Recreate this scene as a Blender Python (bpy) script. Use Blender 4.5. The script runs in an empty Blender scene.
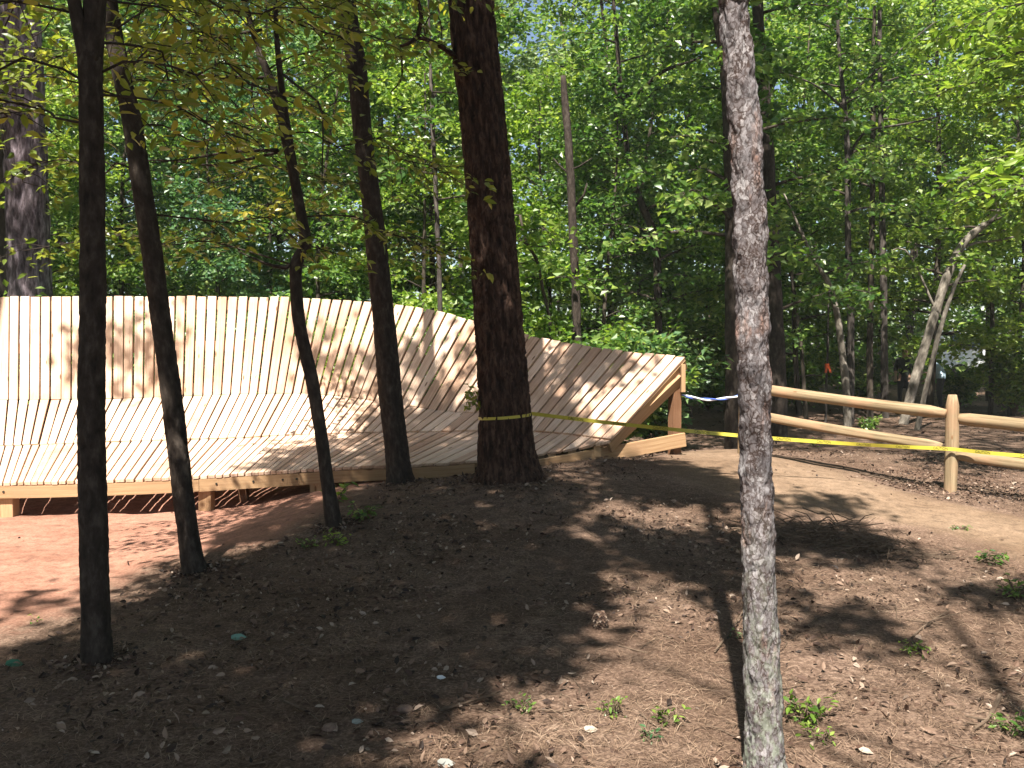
import bpy, math, random
import numpy as np
from mathutils import Vector, Matrix

SEED = 7
rng = np.random.default_rng(SEED)
random.seed(SEED)
PI = math.pi
scn = bpy.context.scene
COL = scn.collection

# ------------------------------------------------------------------ camera model
W, H, FPX = 1024, 768, 887.0
PITCH = math.atan(32 / FPX)
CAM = np.array([0.0, 0.0, 1.6])
FWD = np.array([0, math.cos(PITCH), -math.sin(PITCH)])
UPV = np.array([0, math.sin(PITCH), math.cos(PITCH)])


def ray(px, py):
    return np.array([1.0, 0, 0]) * ((px - 512) / FPX) + UPV * (-(py - 384) / FPX) + FWD


def P(px, py, Y):
    d = ray(px, py)
    return CAM + d * (Y / d[1])


def proj(p):
    d = np.asarray(p) - CAM
    a = d @ FWD
    return np.stack([512 + FPX * d[..., 0] / a, 384 - FPX * (d @ UPV) / a], -1), a


# ------------------------------------------------------------------ noise
_perm = np.random.default_rng(99).permutation(256)
_perm = np.concatenate([_perm, _perm, _perm])
_grad = np.random.default_rng(98).normal(size=(256, 3))
_grad /= np.linalg.norm(_grad, axis=1)[:, None]


def pn(x, y, z=0.0):
    x, y, z = np.broadcast_arrays(np.asarray(x, float), np.asarray(y, float), np.asarray(z, float))
    xi, yi, zi = np.floor(x).astype(int), np.floor(y).astype(int), np.floor(z).astype(int)
    xf, yf, zf = x - xi, y - yi, z - zi
    u, v, w = (t * t * t * (t * (t * 6 - 15) + 10) for t in (xf, yf, zf))

    def g(i, j, k):
        h = _perm[_perm[_perm[(xi + i) & 255] + ((yi + j) & 255)] + ((zi + k) & 255)]
        G = _grad[h]
        return G[..., 0] * (xf - i) + G[..., 1] * (yf - j) + G[..., 2] * (zf - k)

    def L(a, b, t):
        return a + (b - a) * t
    return 1.6 * L(L(L(g(0, 0, 0), g(1, 0, 0), u), L(g(0, 1, 0), g(1, 1, 0), u), v),
                   L(L(g(0, 0, 1), g(1, 0, 1), u), L(g(0, 1, 1), g(1, 1, 1), u), v), w)


def fbm(x, y, z=0.0, o=3):
    s, a = 0, 1.0
    for i in range(o):
        s = s + a * pn(x * 2 ** i + 17.3 * i, y * 2 ** i + 5.1 * i, np.asarray(z) * 2 ** i)
        a *= .5
    return s


# ------------------------------------------------------------------ terrain
RIDGE = np.array([[-3.4, 7.6, -.02], [-2.3, 8.1, .10], [-1.3, 8.6, .24], [0.0, 8.95, .35], [1.3, 10.1, .36], [3.0, 11.6, .26], [6.5, 12.5, .10]])


def terr(x, y):
    x = np.asarray(x, float)
    y = np.asarray(y, float)
    best = np.full(np.broadcast(x, y).shape, 1e9)
    amp = np.zeros_like(best)
    side = np.zeros_like(best)
    for a, b in zip(RIDGE[:-1], RIDGE[1:]):
        d = b[:2] - a[:2]
        t = np.clip(((x - a[0]) * d[0] + (y - a[1]) * d[1]) / (d @ d), 0, 1)
        qx, qy = a[0] + t * d[0], a[1] + t * d[1]
        dist = np.hypot(x - qx, y - qy)
        m = dist < best
        best = np.where(m, dist, best)
        amp = np.where(m, a[2] + t * (b[2] - a[2]), amp)
        side = np.where(m, np.sign(d[0] * (y - qy) - d[1] * (x - qx)), side)
    sig = np.where(side > 0, 1.0, 1.9)
    # behind the ridge at right the ground stays high
    z = amp * np.exp(-best ** 2 / (2 * sig ** 2))
    z = z - .15 * np.exp(-np.clip((x + 3.1) / .9, 0, None) ** 2 - ((y - 9.3) / 2.6) ** 2)
    far = np.clip((y - 24) / 40, 0, 1)
    z = z + 2.2 * far ** 2 * (3 - 2 * far)
    fade = np.clip(1 - np.abs(y - 8) / 60, .0, 1)
    z = z + .035 * fbm(x * .45, y * .45, 3.3, 2) * fade + .012 * pn(x * 1.9, y * 1.9, .7) * fade
    return z


def tz(x, y):
    return float(terr(np.array([x]), np.array([y]))[0])


def gp(px, py, ymax=90):
    d = ray(px, py)
    Y = np.arange(2.0, ymax, .02)
    pts = CAM + d * (Y / d[1])[:, None]
    b = pts[:, 2] < terr(pts[:, 0], pts[:, 1])
    i = int(np.argmax(b)) if b.any() else len(Y) - 1
    return pts[i]


# ------------------------------------------------------------------ sun
EL = math.radians(58)
_az = np.array([-.24, -.97])
_az /= np.linalg.norm(_az)
SUN = np.array([_az[0] * math.cos(EL), _az[1] * math.cos(EL), math.sin(EL)])

# ------------------------------------------------------------------ object helpers


def tag(o, label=None, cat=None, group=None, kind=None):
    if label:
        o['label'] = label
    if cat:
        o['category'] = cat
    if group:
        o['group'] = group
    if kind:
        o['kind'] = kind
    return o


def empty(name, loc, label, cat, group=None):
    o = bpy.data.objects.new(name, None)
    COL.objects.link(o)
    o.location = [float(c) for c in loc]
    o.empty_display_size = .2
    return tag(o, label, cat, group)


class MB:
    """collects vertices, faces and one random number / vector per vertex"""

    def __init__(self):
        self.v, self.f, self.r, self.b, self.n = [], [], [], [], 0

    def add(self, V, F, r=0.0, b=None):
        V = np.asarray(V, float).reshape(-1, 3)
        for f in (F if isinstance(F, list) else [F]):
            f = np.asarray(f, dtype=np.int64)
            if len(f):
                self.f.append(f + self.n)
        self.v.append(V)
        self.r.append(np.broadcast_to(np.asarray(r, float), (len(V),)))
        self.b.append(np.zeros((len(V), 3)) if b is None else np.asarray(b, float))
        self.n += len(V)
        return self

    def mesh(self, name, mat, smooth=False):
        V = np.concatenate(self.v)
        me = bpy.data.meshes.new(name)
        me.vertices.add(len(V))
        me.vertices.foreach_set('co', V.astype(np.float32).ravel())
        tot = np.concatenate([np.full(len(f), f.shape[1], dtype=np.int32) for f in self.f])
        idx = np.concatenate([f.ravel() for f in self.f]).astype(np.int32)
        st = np.concatenate([[0], np.cumsum(tot)[:-1]]).astype(np.int32)
        me.loops.add(len(idx))
        me.loops.foreach_set('vertex_index', idx)
        me.polygons.add(len(tot))
        me.polygons.foreach_set('loop_start', st)
        me.polygons.foreach_set('loop_total', tot)
        me.polygons.foreach_set('use_smooth', np.full(len(tot), smooth, dtype=bool))
        a = me.attributes.new('rnd', 'FLOAT', 'POINT')
        a.data.foreach_set('value', np.concatenate(self.r).astype(np.float32))
        a = me.attributes.new('bd', 'FLOAT_VECTOR', 'POINT')
        a.data.foreach_set('vector', np.concatenate(self.b).astype(np.float32).ravel())
        me.update(calc_edges=True)
        me.validate()
        me.materials.append(mat)
        return me

    def build(self, name, mat, parent=None, smooth=False, bevel=0):
        """vertices in world space; a child gets them relative to its parent"""
        me = self.mesh(name, mat, smooth)
        o = bpy.data.objects.new(name, me)
        COL.objects.link(o)
        if parent is not None:
            o.parent = parent
            base = Vector((0, 0, 0))
            p = parent
            while p:
                base += p.location
                p = p.parent
            me.transform(Matrix.Translation(-base))
        if bevel:
            m = o.modifiers.new('bevel', 'BEVEL')
            m.width = bevel
            m.segments = 1
            m.limit_method = 'ANGLE'
        return o

    def build_here(self, name, mat, loc, smooth=False):
        """a thing of one mesh with its origin at loc"""
        me = self.mesh(name, mat, smooth)
        me.transform(Matrix.Translation(-Vector([float(c) for c in loc])))
        o = bpy.data.objects.new(name, me)
        o.location = [float(c) for c in loc]
        COL.objects.link(o)
        return o


QB = np.array([[0, 3, 2, 1], [4, 5, 6, 7], [0, 1, 5, 4], [1, 2, 6, 5], [2, 3, 7, 6], [3, 0, 4, 7]])


def hexa(mb, a, b, r=0., bd=None):
    """a, b: two quads of four corners"""
    mb.add(np.concatenate([a, b]), QB, r, bd)


def beam(mb, p, q, w, h, up=(0, 0, 1), r=None, side=None):
    """a timber from p to q, w across and h along up"""
    p, q, up = (np.asarray(t, float) for t in (p, q, up))
    d = q - p
    L = np.linalg.norm(d)
    d /= L
    s = np.cross(d, up) if side is None else np.asarray(side, float)
    s /= np.linalg.norm(s)
    u = np.cross(s, d)
    c = [(-w / 2, -h / 2), (w / 2, -h / 2), (w / 2, h / 2), (-w / 2, h / 2)]
    A = np.array([p + s * x + u * y for x, y in c])
    B = np.array([q + s * x + u * y for x, y in c])
    rr = random.random() if r is None else r
    o = rr * 37
    cu = np.array([0, w, w + h, 2 * w + h])
    bd = np.concatenate([np.stack([cu, np.full(4, o), np.full(4, o)], 1), np.stack([cu, np.full(4, o + L), np.full(4, o)], 1)])
    hexa(mb, A, B, rr, bd)


def resample(path, ds, extra=None):
    path = np.asarray(path, float)
    # Catmull-Rom through the points
    n = len(path)
    out = []
    ext = np.vstack([2 * path[0] - path[1], path, 2 * path[-1] - path[-2]])
    for i in range(n - 1):
        p0, p1, p2, p3 = ext[i:i + 4]
        k = max(1, int(np.linalg.norm(p2[:3] - p1[:3]) / ds))
        for t in np.arange(k) / k:
            out.append(.5 * (2 * p1 + (p2 - p0) * t + (2 * p0 - 5 * p1 + 4 * p2 - p3) * t * t + (3 * p1 - p0 - 3 * p2 + p3) * t ** 3))
    out.append(path[-1])
    return np.array(out)


def tube(mb, path, rad, k=8, disp=None, cap=True, r=None):
    path = np.asarray(path, float)
    n = len(path)
    rad = np.broadcast_to(np.asarray(rad, float), (n,))
    T = np.gradient(path, axis=0)
    T /= np.linalg.norm(T, axis=1)[:, None] + 1e-12
    ref = np.array([0, 1., 0]) if abs(T[0][1]) < .9 else np.array([1., 0, 0])
    A = np.empty((n, 3))
    B = np.empty((n, 3))
    a = ref
    for i in range(n):
        a = a - T[i] * (a @ T[i])
        a = a / np.linalg.norm(a)
        A[i] = a
        B[i] = np.cross(T[i], a)
    th = np.linspace(0, 2 * PI, k, endpoint=False)
    s = np.concatenate([[0], np.cumsum(np.linalg.norm(np.diff(path, axis=0), axis=1))])
    R = rad[:, None] * np.ones((1, k))
    if disp is not None:
        R = R + disp(th[None, :] * np.ones((n, 1)), s[:, None] * np.ones((1, k)), R)
    V = path[:, None, :] + R[..., None] * (np.cos(th)[None, :, None] * A[:, None, :] + np.sin(th)[None, :, None] * B[:, None, :])
    i = np.arange(n - 1)[:, None] * k
    j = np.arange(k)[None, :]
    j2 = (j + 1) % k
    F = np.stack([i + j, i + j2, i + k + j2, i + k + j], -1).reshape(-1, 4)
    bd = np.stack([np.cos(th)[None, :] * R, np.sin(th)[None, :] * R, s[:, None] * np.ones((1, k))], -1).reshape(-1, 3)
    fs = [F]
    if cap:
        if k == 4 or k == 3:
            fs.append(np.array([np.arange(k)[::-1], (n - 1) * k + np.arange(k)]))
        else:
            fs.append(np.array([np.arange(k)[::-1]]))
            fs.append(np.array([(n - 1) * k + np.arange(k)]))
    mb.add(V.reshape(-1, 3), fs, random.random() if r is None else r, bd)


def leaves(mb, C, N, D, size, ratio=.55, fold=.12, r=None):
    """one folded, pointed leaf per row: C base point, N normal, D direction"""
    C, N, D = (np.asarray(t, float) for t in (C, N, D))
    n = len(C)
    if n == 0:
        return
    size = np.broadcast_to(np.asarray(size, float), (n,))[:, None]
    D = D - N * np.sum(N * D, 1, keepdims=True)
    D /= np.linalg.norm(D, axis=1, keepdims=True) + 1e-9
    S = np.cross(N, D)
    base = C
    tip = C + D * size - N * size * .08
    ml = C + D * size * .45 + S * size * ratio * .5 + N * size * fold
    mr = C + D * size * .45 - S * size * ratio * .5 + N * size * fold
    V = np.stack([base, ml, tip, mr], 1).reshape(-1, 3)
    i = np.arange(n)[:, None] * 4
    F = np.concatenate([i + np.array([[0, 2, 1]]), i + np.array([[0, 3, 2]])])
    rr = rng.random(n) if r is None else np.broadcast_to(r, (n,))
    mb.add(V, F, np.repeat(rr, 4))


def leaves6(mb, C, N, D, size, ratio=.5, fold=.06, r=None):
    """rounder, curved leaf for near foliage: eight points"""
    C, N, D = (np.asarray(t, float) for t in (C, N, D))
    n = len(C)
    if n == 0:
        return
    size = np.broadcast_to(np.asarray(size, float), (n,))[:, None]
    N = N / np.linalg.norm(N, axis=1, keepdims=True)
    D = D - N * np.sum(N * D, 1, keepdims=True)
    D /= np.linalg.norm(D, axis=1, keepdims=True) + 1e-9
    S = np.cross(N, D)
    droop = rng.uniform(.05, .3, (n, 1))
    rows = [C]
    for t, w in ((.3, .85), (.65, .75)):
        for s in (-1, 0, 1):
            rows.append(C + D * size * t + S * size * ratio * .5 * w * s + N * size * (fold * abs(s) - droop * t * t))
    rows.append(C + D * size - N * size * droop)
    V = np.stack(rows, 1).reshape(-1, 3)
    i = np.arange(n)[:, None] * 8
    F3 = np.concatenate([i + np.array([[0, 2, 1]]), i + np.array([[0, 3, 2]]), i + np.array([[4, 5, 7]]), i + np.array([[5, 6, 7]])])
    F4 = np.concatenate([i + np.array([[1, 2, 5, 4]]), i + np.array([[2, 3, 6, 5]])])
    rr = rng.random(n) if r is None else np.broadcast_to(r, (n,))
    mb.add(V, [F3, F4], np.repeat(rr, 8))


def unit(v):
    v = np.asarray(v, float)
    return v / (np.linalg.norm(v, axis=-1, keepdims=True) + 1e-12)


# ------------------------------------------------------------------ materials
class NT:
    def __init__(self, name):
        self.m = bpy.data.materials.new(name)
        self.m.use_nodes = True
        self.t = self.m.node_tree
        self.t.nodes.clear()
        self.out = self.n('ShaderNodeOutputMaterial')

    def n(self, typ, **kw):
        nd = self.t.nodes.new(typ)
        for k, v in kw.items():
            if k.startswith('i_'):
                nd.inputs[k[2:].replace('_', ' ')].default_value = v
            else:
                setattr(nd, k, v)
        return nd

    def l(self, a, b):
        self.t.links.new(a, b)

    def attr(self, name):
        return self.n('ShaderNodeAttribute', attribute_name=name)

    def noise(self, vec, scale, detail=4., rough=.55, mapscale=None):
        if mapscale is not None:
            mp = self.n('ShaderNodeMapping')
            mp.inputs['Scale'].default_value = mapscale
            self.l(vec, mp.inputs['Vector'])
            vec = mp.outputs['Vector']
        nd = self.n('ShaderNodeTexNoise')
        nd.inputs['Scale'].default_value = scale
        nd.inputs['Detail'].default_value = detail
        nd.inputs['Roughness'].default_value = rough
        self.l(vec, nd.inputs['Vector'])
        return nd.outputs['Fac']

    def ramp(self, fac, stops):
        nd = self.n('ShaderNodeValToRGB')
        e = nd.color_ramp.elements
        while len(e) < len(stops):
            e.new(.5)
        for el, (p, c) in zip(e, stops):
            el.position = p
            el.color = (*c, 1) if len(c) == 3 else c
        self.l(fac, nd.inputs['Fac'])
        return nd.outputs['Color']

    def mix(self, fac, a, b, mode='MIX'):
        nd = self.n('ShaderNodeMixRGB', blend_type=mode)
        for s, v in (('Fac', fac), ('Color1', a), ('Color2', b)):
            if hasattr(v, 'is_output'):
                self.l(v, nd.inputs[s])
            else:
                nd.inputs[s].default_value = v if s == 'Fac' else ((*v, 1) if len(v) == 3 else v)
        return nd.outputs['Color']

    def bsdf(self, col, rough=.8, spec=.3, bump=None, bstr=.5, bdist=.01):
        p = self.n('ShaderNodeBsdfPrincipled')
        p.inputs['Roughness'].default_value = rough
        p.inputs['Specular IOR Level'].default_value = spec
        if hasattr(col, 'is_output'):
            self.l(col, p.inputs['Base Color'])
        else:
            p.inputs['Base Color'].default_value = (*col, 1)
        if bump is not None:
            b = self.n('ShaderNodeBump')
            b.inputs['Strength'].default_value = bstr
            b.inputs['Distance'].default_value = bdist
            self.l(bump, b.inputs['Height'])
            self.l(b.outputs['Normal'], p.inputs['Normal'])
        return p

    def end(self, sh):
        self.l(sh.outputs[0], self.out.inputs['Surface'])
        return self.m


def plain(name, col, rough=.7, spec=.3, var=.25, scale=30):
    t = NT(name)
    g = t.n('ShaderNodeNewGeometry')
    nz = t.noise(g.outputs['Position'], scale)
    lo = tuple(c * (1 - var) for c in col)
    hi = tuple(min(1, c * (1 + var)) for c in col)
    return t.end(t.bsdf(t.ramp(nz, [(.3, lo), (.7, hi)]), rough, spec))


def leaf_mat(name, stops, trans=.35, rough=.36, spec=.55, tcol=1.4):
    t = NT(name)
    a = t.attr('rnd')
    oi = t.n('ShaderNodeObjectInfo')
    # slow colour drift from clump to clump and tree to tree
    g = t.n('ShaderNodeNewGeometry')
    big = t.noise(g.outputs['Position'], .55, 2)
    m = t.n('ShaderNodeMath', operation='MULTIPLY_ADD')
    t.l(big, m.inputs[0])
    m.inputs[1].default_value = .9
    m.inputs[2].default_value = -.45
    s = t.n('ShaderNodeMath', operation='ADD')
    t.l(a.outputs['Fac'], s.inputs[0])
    t.l(m.outputs[0], s.inputs[1])
    m2 = t.n('ShaderNodeMath', operation='MULTIPLY_ADD')
    t.l(oi.outputs['Random'], m2.inputs[0])
    m2.inputs[1].default_value = .3
    m2.inputs[2].default_value = -.15
    s2 = t.n('ShaderNodeMath', operation='ADD')
    t.l(s.outputs[0], s2.inputs[0])
    t.l(m2.outputs[0], s2.inputs[1])
    col = t.ramp(s2.outputs[0], stops)
    p = t.bsdf(col, rough, spec)
    tr = t.n('ShaderNodeBsdfTranslucent')
    bc = t.mix(1.0, col, (tcol, tcol * 1.0, tcol * .5), 'MULTIPLY')
    t.l(bc, tr.inputs['Color'])
    mx = t.n('ShaderNodeMixShader')
    mx.inputs[0].default_value = trans
    t.l(p.outputs[0], mx.inputs[1])
    t.l(tr.outputs[0], mx.inputs[2])
    return t.end(mx)


def bark_mat(name, stops, sx=14., sz=4., bstr=.6, bdist=.02, lichen=None):
    t = NT(name)
    a = t.attr('bd')
    nz = t.noise(a.outputs['Vector'], 1.0, 6, .62, (sx, sx, sz))
    col = t.ramp(nz, stops)
    if lichen:
        ln = t.noise(a.outputs['Vector'], 1.0, 5, .65, (sx * .35, sx * .35, sz * .5))
        f = t.ramp(ln, [(.5, (0, 0, 0)), (.62, (1, 1, 1))])
        col = t.mix(f, col, lichen)
    return t.end(t.bsdf(col, .9, .15, nz, bstr, bdist))


M = {}
# new pine boards: grain along the board, tone from board to board, a few knots, tyre dirt
def wood_mat(name, lo, hi, dirt=.35, rnd_=False):
    t = NT(name)
    a = t.attr('bd')
    r = t.attr('rnd')
    grain = t.noise(a.outputs['Vector'], 1.0, 5, .6, (38, 38, 1.8) if rnd_ else (55, 1.6, 1))
    fine = t.noise(a.outputs['Vector'], 1.0, 3, .6, (110, 110, 4) if rnd_ else (160, 6, 1))
    tone = t.ramp(r.outputs['Fac'], [(0, lo), (.5, tuple((a_ + b_) / 2 for a_, b_ in zip(lo, hi))), (1, hi)])
    g1 = t.ramp(grain, [(.3, (.34, .28, .22) if rnd_ else (.62, .55, .48)), (.62, (1, 1, 1))])
    col = t.mix(.8, tone, g1, 'MULTIPLY')
    g2 = t.ramp(fine, [(.3, (.8, .78, .74)), (.6, (1, 1, 1))])
    col = t.mix(.6, col, g2, 'MULTIPLY')
    vo = t.n('ShaderNodeTexVoronoi')
    mp = t.n('ShaderNodeMapping')
    mp.inputs['Scale'].default_value = (9, 9, 3) if rnd_ else (7, 2.2, 1)
    t.l(a.outputs['Vector'], mp.inputs['Vector'])
    t.l(mp.outputs[0], vo.inputs['Vector'])
    vo.inputs['Scale'].default_value = 1
    kn = t.ramp(vo.outputs['Distance'], [(.06, (1, 1, 1)), (.1, (0, 0, 0))])
    col = t.mix(kn, col, (.16, .08, .035))
    g = t.n('ShaderNodeNewGeometry')
    dn = t.noise(g.outputs['Position'], 1.7, 6, .62)
    df = t.ramp(dn, [(.46, (0, 0, 0)), (.68, (dirt, dirt, dirt))])
    col = t.mix(df, col, (.34, .19, .11))
    return t.end(t.bsdf(col, .75, .25, grain, .25, .004))


M['board'] = wood_mat('pine_boards', (.57, .375, .265), (.84, .64, .50), .55)
M['lumber'] = wood_mat('framing_lumber', (.34, .21, .115), (.45, .30, .165), .45)
M['lumber_red'] = wood_mat('treated_post', (.17, .085, .045), (.21, .11, .06), .3)
M['rail'] = wood_mat('peeled_rail', (.215, .155, .085), (.29, .222, .135), .8, True)
M['bark_dark'] = bark_mat('dark_bark', [(.3, (.016, .012, .010)), (.52, (.038, .029, .023)), (.75, (.085, .068, .056))], 24, 11)
M['bark_pine'] = bark_mat('old_pine_bark', [(.34, (.010, .006, .005)), (.5, (.042, .023, .016)), (.66, (.105, .062, .044))], 24, 6, 1.0, .04)
M['bark_gray'] = bark_mat('grey_bark', [(.3, (.022, .018, .016)), (.52, (.060, .050, .043)), (.75, (.14, .12, .105))], 22, 7)
M['bark_pale'] = bark_mat('pale_bark', [(.3, (.08, .068, .055)), (.5, (.17, .147, .12)), (.75, (.31, .275, .23))], 20, 8)
M['bark_mauve'] = bark_mat('mauve_bark', [(.34, (.028, .021, .023)), (.5, (.13, .102, .112)), (.68, (.34, .285, .315))], 15, 4, 1.0, .05)
M['bark_bg'] = bark_mat('forest_bark', [(.3, (.022, .018, .014)), (.6, (.07, .056, .042)), (.8, (.13, .10, .08))], 14, 4)

GREEN = [(0, (.038, .100, .018)), (.4, (.086, .172, .032)), (.75, (.165, .265, .055)), (1, (.30, .37, .12))]
BLUEG = [(0, (.036, .100, .040)), (.5, (.080, .170, .066)), (1, (.19, .29, .11))]
OLIVE = [(0, (.075, .120, .018)), (.4, (.15, .200, .027)), (.8, (.24, .27, .042)), (1, (.31, .28, .042))]
LIME = [(0, (.065, .140, .016)), (.5, (.155, .255, .036)), (1, (.30, .38, .085))]
M['leaf'] = leaf_mat('green_leaves', GREEN, .5)
M['leaf_blue'] = leaf_mat('cool_green_leaves', BLUEG, .45)
M['leaf_olive'] = leaf_mat('olive_leaves', OLIVE, .5)
M['leaf_lime'] = leaf_mat('lime_leaves', LIME, .5)
M['leaf_canopy'] = leaf_mat('canopy_leaves', GREEN, .08)
M['leaf_hazed'] = leaf_mat('hazed_leaves', [(0, (.07, .125, .055)), (.5, (.15, .22, .10)), (1, (.30, .37, .21))], .5)  # haze on the far tree put into a paler leaf colour
M['tape'] = plain('yellow_tape', (.42, .36, .045), .4, .4, .06, 8)
M['ink'] = plain('black_ink', (.02, .02, .015), .6)
M['white_tape'] = plain('white_tape', (.72, .74, .8), .4, .4, .05)
M['blue_tape'] = plain('blue_tape', (.08, .14, .5), .4, .4, .05)
M['orange'] = plain('orange_ribbon', (.75, .12, .03), .5)


def ground_mat(name, base, sheet=False):
    t = NT(name)
    g = t.n('ShaderNodeNewGeometry')
    pos = g.outputs['Position']
    n1 = t.noise(pos, .8, 5, .6)
    n2 = t.noise(pos, 9, 6, .68)
    n3 = t.noise(pos, 55, 5, .7)
    soil = t.ramp(n2, [(.3, (.028, .017, .012)), (.5, (.115, .073, .053)), (.72, (.26, .178, .131))])
    soil2 = t.ramp(n3, [(.34, (.026, .016, .011)), (.5, (.13, .085, .061)), (.66, (.36, .255, .19))])
    soil = t.mix(.5, soil, soil2)
    big = t.ramp(n1, [(.36, (.62, .58, .55)), (.62, (1, 1, 1))])
    soil = t.mix(1.0, soil, big, 'MULTIPLY')
    if not sheet:
        col = soil
    else:
        d1 = t.ramp(n2, [(.3, tuple(c * .58 for c in base)), (.52, base), (.78, tuple(min(1, c * 1.3) for c in base))])
        d2 = t.ramp(n3, [(.34, (.5, .46, .43)), (.56, (1, 1, 1))])
        d = t.mix(.8, d1, d2, 'MULTIPLY')
        d = t.mix(.7, d, t.ramp(n1, [(.36, (.66, .62, .58)), (.6, (1, 1, 1))]), 'MULTIPLY')
        a = t.attr('rnd')          # 0 at the rim of the sheet, 1 well inside
        m = t.n('ShaderNodeMath', operation='MULTIPLY_ADD')
        t.l(n2, m.inputs[0])
        m.inputs[1].default_value = -1.1
        m.inputs[2].default_value = .55
        s = t.n('ShaderNodeMath', operation='ADD')
        t.l(a.outputs['Fac'], s.inputs[0])
        t.l(m.outputs[0], s.inputs[1])
        f = t.ramp(s.outputs[0], [(.25, (0, 0, 0)), (.75, (1, 1, 1))])
        col = t.mix(f, soil, d)
    bm = t.mix(.5, n2, n3)
    return t.end(t.bsdf(col, .95, .1, bm, .7, .03 if not sheet else .012))


M['ground'] = ground_mat('forest_floor', None)
M['clay'] = ground_mat('red_clay', (.33, .172, .122), True)
M['trail'] = ground_mat('sandy_trail', (.215, .148, .100), True)


def rnd_mat(name, stops, rough=.85, spec=.15):
    t = NT(name)
    a = t.attr('rnd')
    return t.end(t.bsdf(t.ramp(a.outputs['Fac'], stops), rough, spec))


M['needles'] = rnd_mat('pine_straw', [(0, (.035, .020, .013)), (.4, (.11, .068, .045)), (.8, (.24, .162, .110)), (1, (.38, .28, .20))])
M['litter'] = rnd_mat('dead_leaves', [(0, (.016, .009, .006)), (.4, (.075, .040, .026)), (.75, (.20, .132, .092)), (1, (.30, .235, .185))], .7, .3)
M['twig'] = bark_mat('twig_bark', [(.3, (.05, .032, .022)), (.6, (.14, .10, .07)), (.8, (.26, .2, .15))], 40, 8)

# ------------------------------------------------------------------ polygons (image outlines turned into places on the ground)


def inpoly(x, y, poly):
    x, y = np.asarray(x), np.asarray(y)
    c = np.zeros(x.shape, bool)
    n = len(poly)
    for i in range(n):
        x1, y1 = poly[i]
        x2, y2 = poly[(i + 1) % n]
        if y1 == y2:
            continue
        m = ((y1 > y) != (y2 > y)) & (x < (x2 - x1) * (y - y1) / (y2 - y1) + x1)
        c ^= m
    return c


def pdist(x, y, poly):
    best = np.full(np.shape(x), 1e9)
    for i in range(len(poly)):
        a = np.array(poly[i])
        d = np.array(poly[(i + 1) % len(poly)]) - a
        t = np.clip(((x - a[0]) * d[0] + (y - a[1]) * d[1]) / (d @ d + 1e-9), 0, 1)
        best = np.minimum(best, np.hypot(x - a[0] - t * d[0], y - a[1] - t * d[1]))
    return best


CLAY = [tuple(gp(*p)[:2]) for p in ((-60, 690), (0, 660), (60, 635), (140, 600), (210, 565), (290, 545), (335, 528), (355, 512))]
CLAY = CLAY + [(-1.2, 9.7), (-.6, 10.4), (-.6, 12.0), (-9.5, 12.0), (-9.5, 4.6)]
TRAIL = [tuple(gp(*p)[:2]) for p in ((640, 474), (700, 500), (770, 520), (840, 527), (900, 537), (950, 556), (1030, 574))]
TRAIL = TRAIL + [(8.5, 6.9), (8.5, 8.6)] + [tuple(gp(*p)[:2]) for p in ((1030, 514), (960, 502), (900, 484), (850, 466), (780, 455), (720, 449), (650, 455))]

# ------------------------------------------------------------------ ground
def lines(segs):
    out = []
    for a, b, s in segs:
        out.append(np.arange(a, b, s))
    return np.concatenate(out)


xs = lines([(-160, -40, 12), (-40, -12, 2), (-12, -6, .4), (-6, 7, .055), (7, 14, .4), (14, 44, 2), (44, 170, 12)])
ys = lines([(-40, -6, 3), (-6, 2.4, .4), (2.4, 12.6, .055), (12.6, 26, .3), (26, 60, 1.5), (60, 230, 12)])
X, Yg = np.meshgrid(xs, ys)
Z = terr(X, Yg)
near = (X > -6) & (X < 7) & (Yg > 2.4) & (Yg < 12.6)
rough_ = .010 * fbm(X * 5, Yg * 5, 1.1, 3) + .006 * pn(X * 17, Yg * 17, 2.2)
Z = Z + np.where(near, rough_, 0)
nx, ny = len(xs), len(ys)
i = np.arange(ny - 1)[:, None] * nx
j = np.arange(nx - 1)[None, :]
F = np.stack([i + j, i + j + 1, i + nx + j + 1, i + nx + j], -1).reshape(-1, 4)
mb = MB()
mb.add(np.stack([X, Yg, Z], -1).reshape(-1, 3), F)
o = mb.build('ground', M['ground'], smooth=True)
tag(o, 'brown forest floor strewn with pine straw and dry leaves', 'ground', kind='structure')


def sheet(name, poly, mat, label, lift=.02, step=.06):
    p = np.array(poly)
    gx = np.arange(p[:, 0].min() - .1, p[:, 0].max() + .1, step)
    gy = np.arange(p[:, 1].min() - .1, p[:, 1].max() + .1, step)
    X, Y = np.meshgrid(gx, gy)
    wob = .16 * fbm(X * 1.3, Y * 1.3, 8.8, 3)
    d = pdist(X, Y, poly) * np.where(inpoly(X, Y, poly), 1, -1) + wob
    ok = d > 0
    Z = terr(X, Y) + .010 * fbm(X * 5, Y * 5, 1.1, 3) * .6 + .014 * np.clip(d / .5, 0, 1) * (fbm(X * 2.3, Y * 2.3, 5.5, 3) + .6) + lift * np.clip(d / .25, 0, 1) - .004
    nx, ny = len(gx), len(gy)
    i = np.arange(ny - 1)[:, None] * nx
    j = np.arange(nx - 1)[None, :]
    F = np.stack([i + j, i + j + 1, i + nx + j + 1, i + nx + j], -1).reshape(-1, 4)
    keep = ok.ravel()[F].all(1)
    F = F[keep]
    used = np.unique(F)
    mp = np.full(nx * ny, -1)
    mp[used] = np.arange(len(used))
    mb = MB()
    mb.add(np.stack([X, Y, Z], -1).reshape(-1, 3)[used], mp[F], np.clip(d.ravel()[used] / .8, 0, 1))
    o = mb.build(name, mat, smooth=True)
    return tag(o, label, 'ground', kind='structure')


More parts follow.
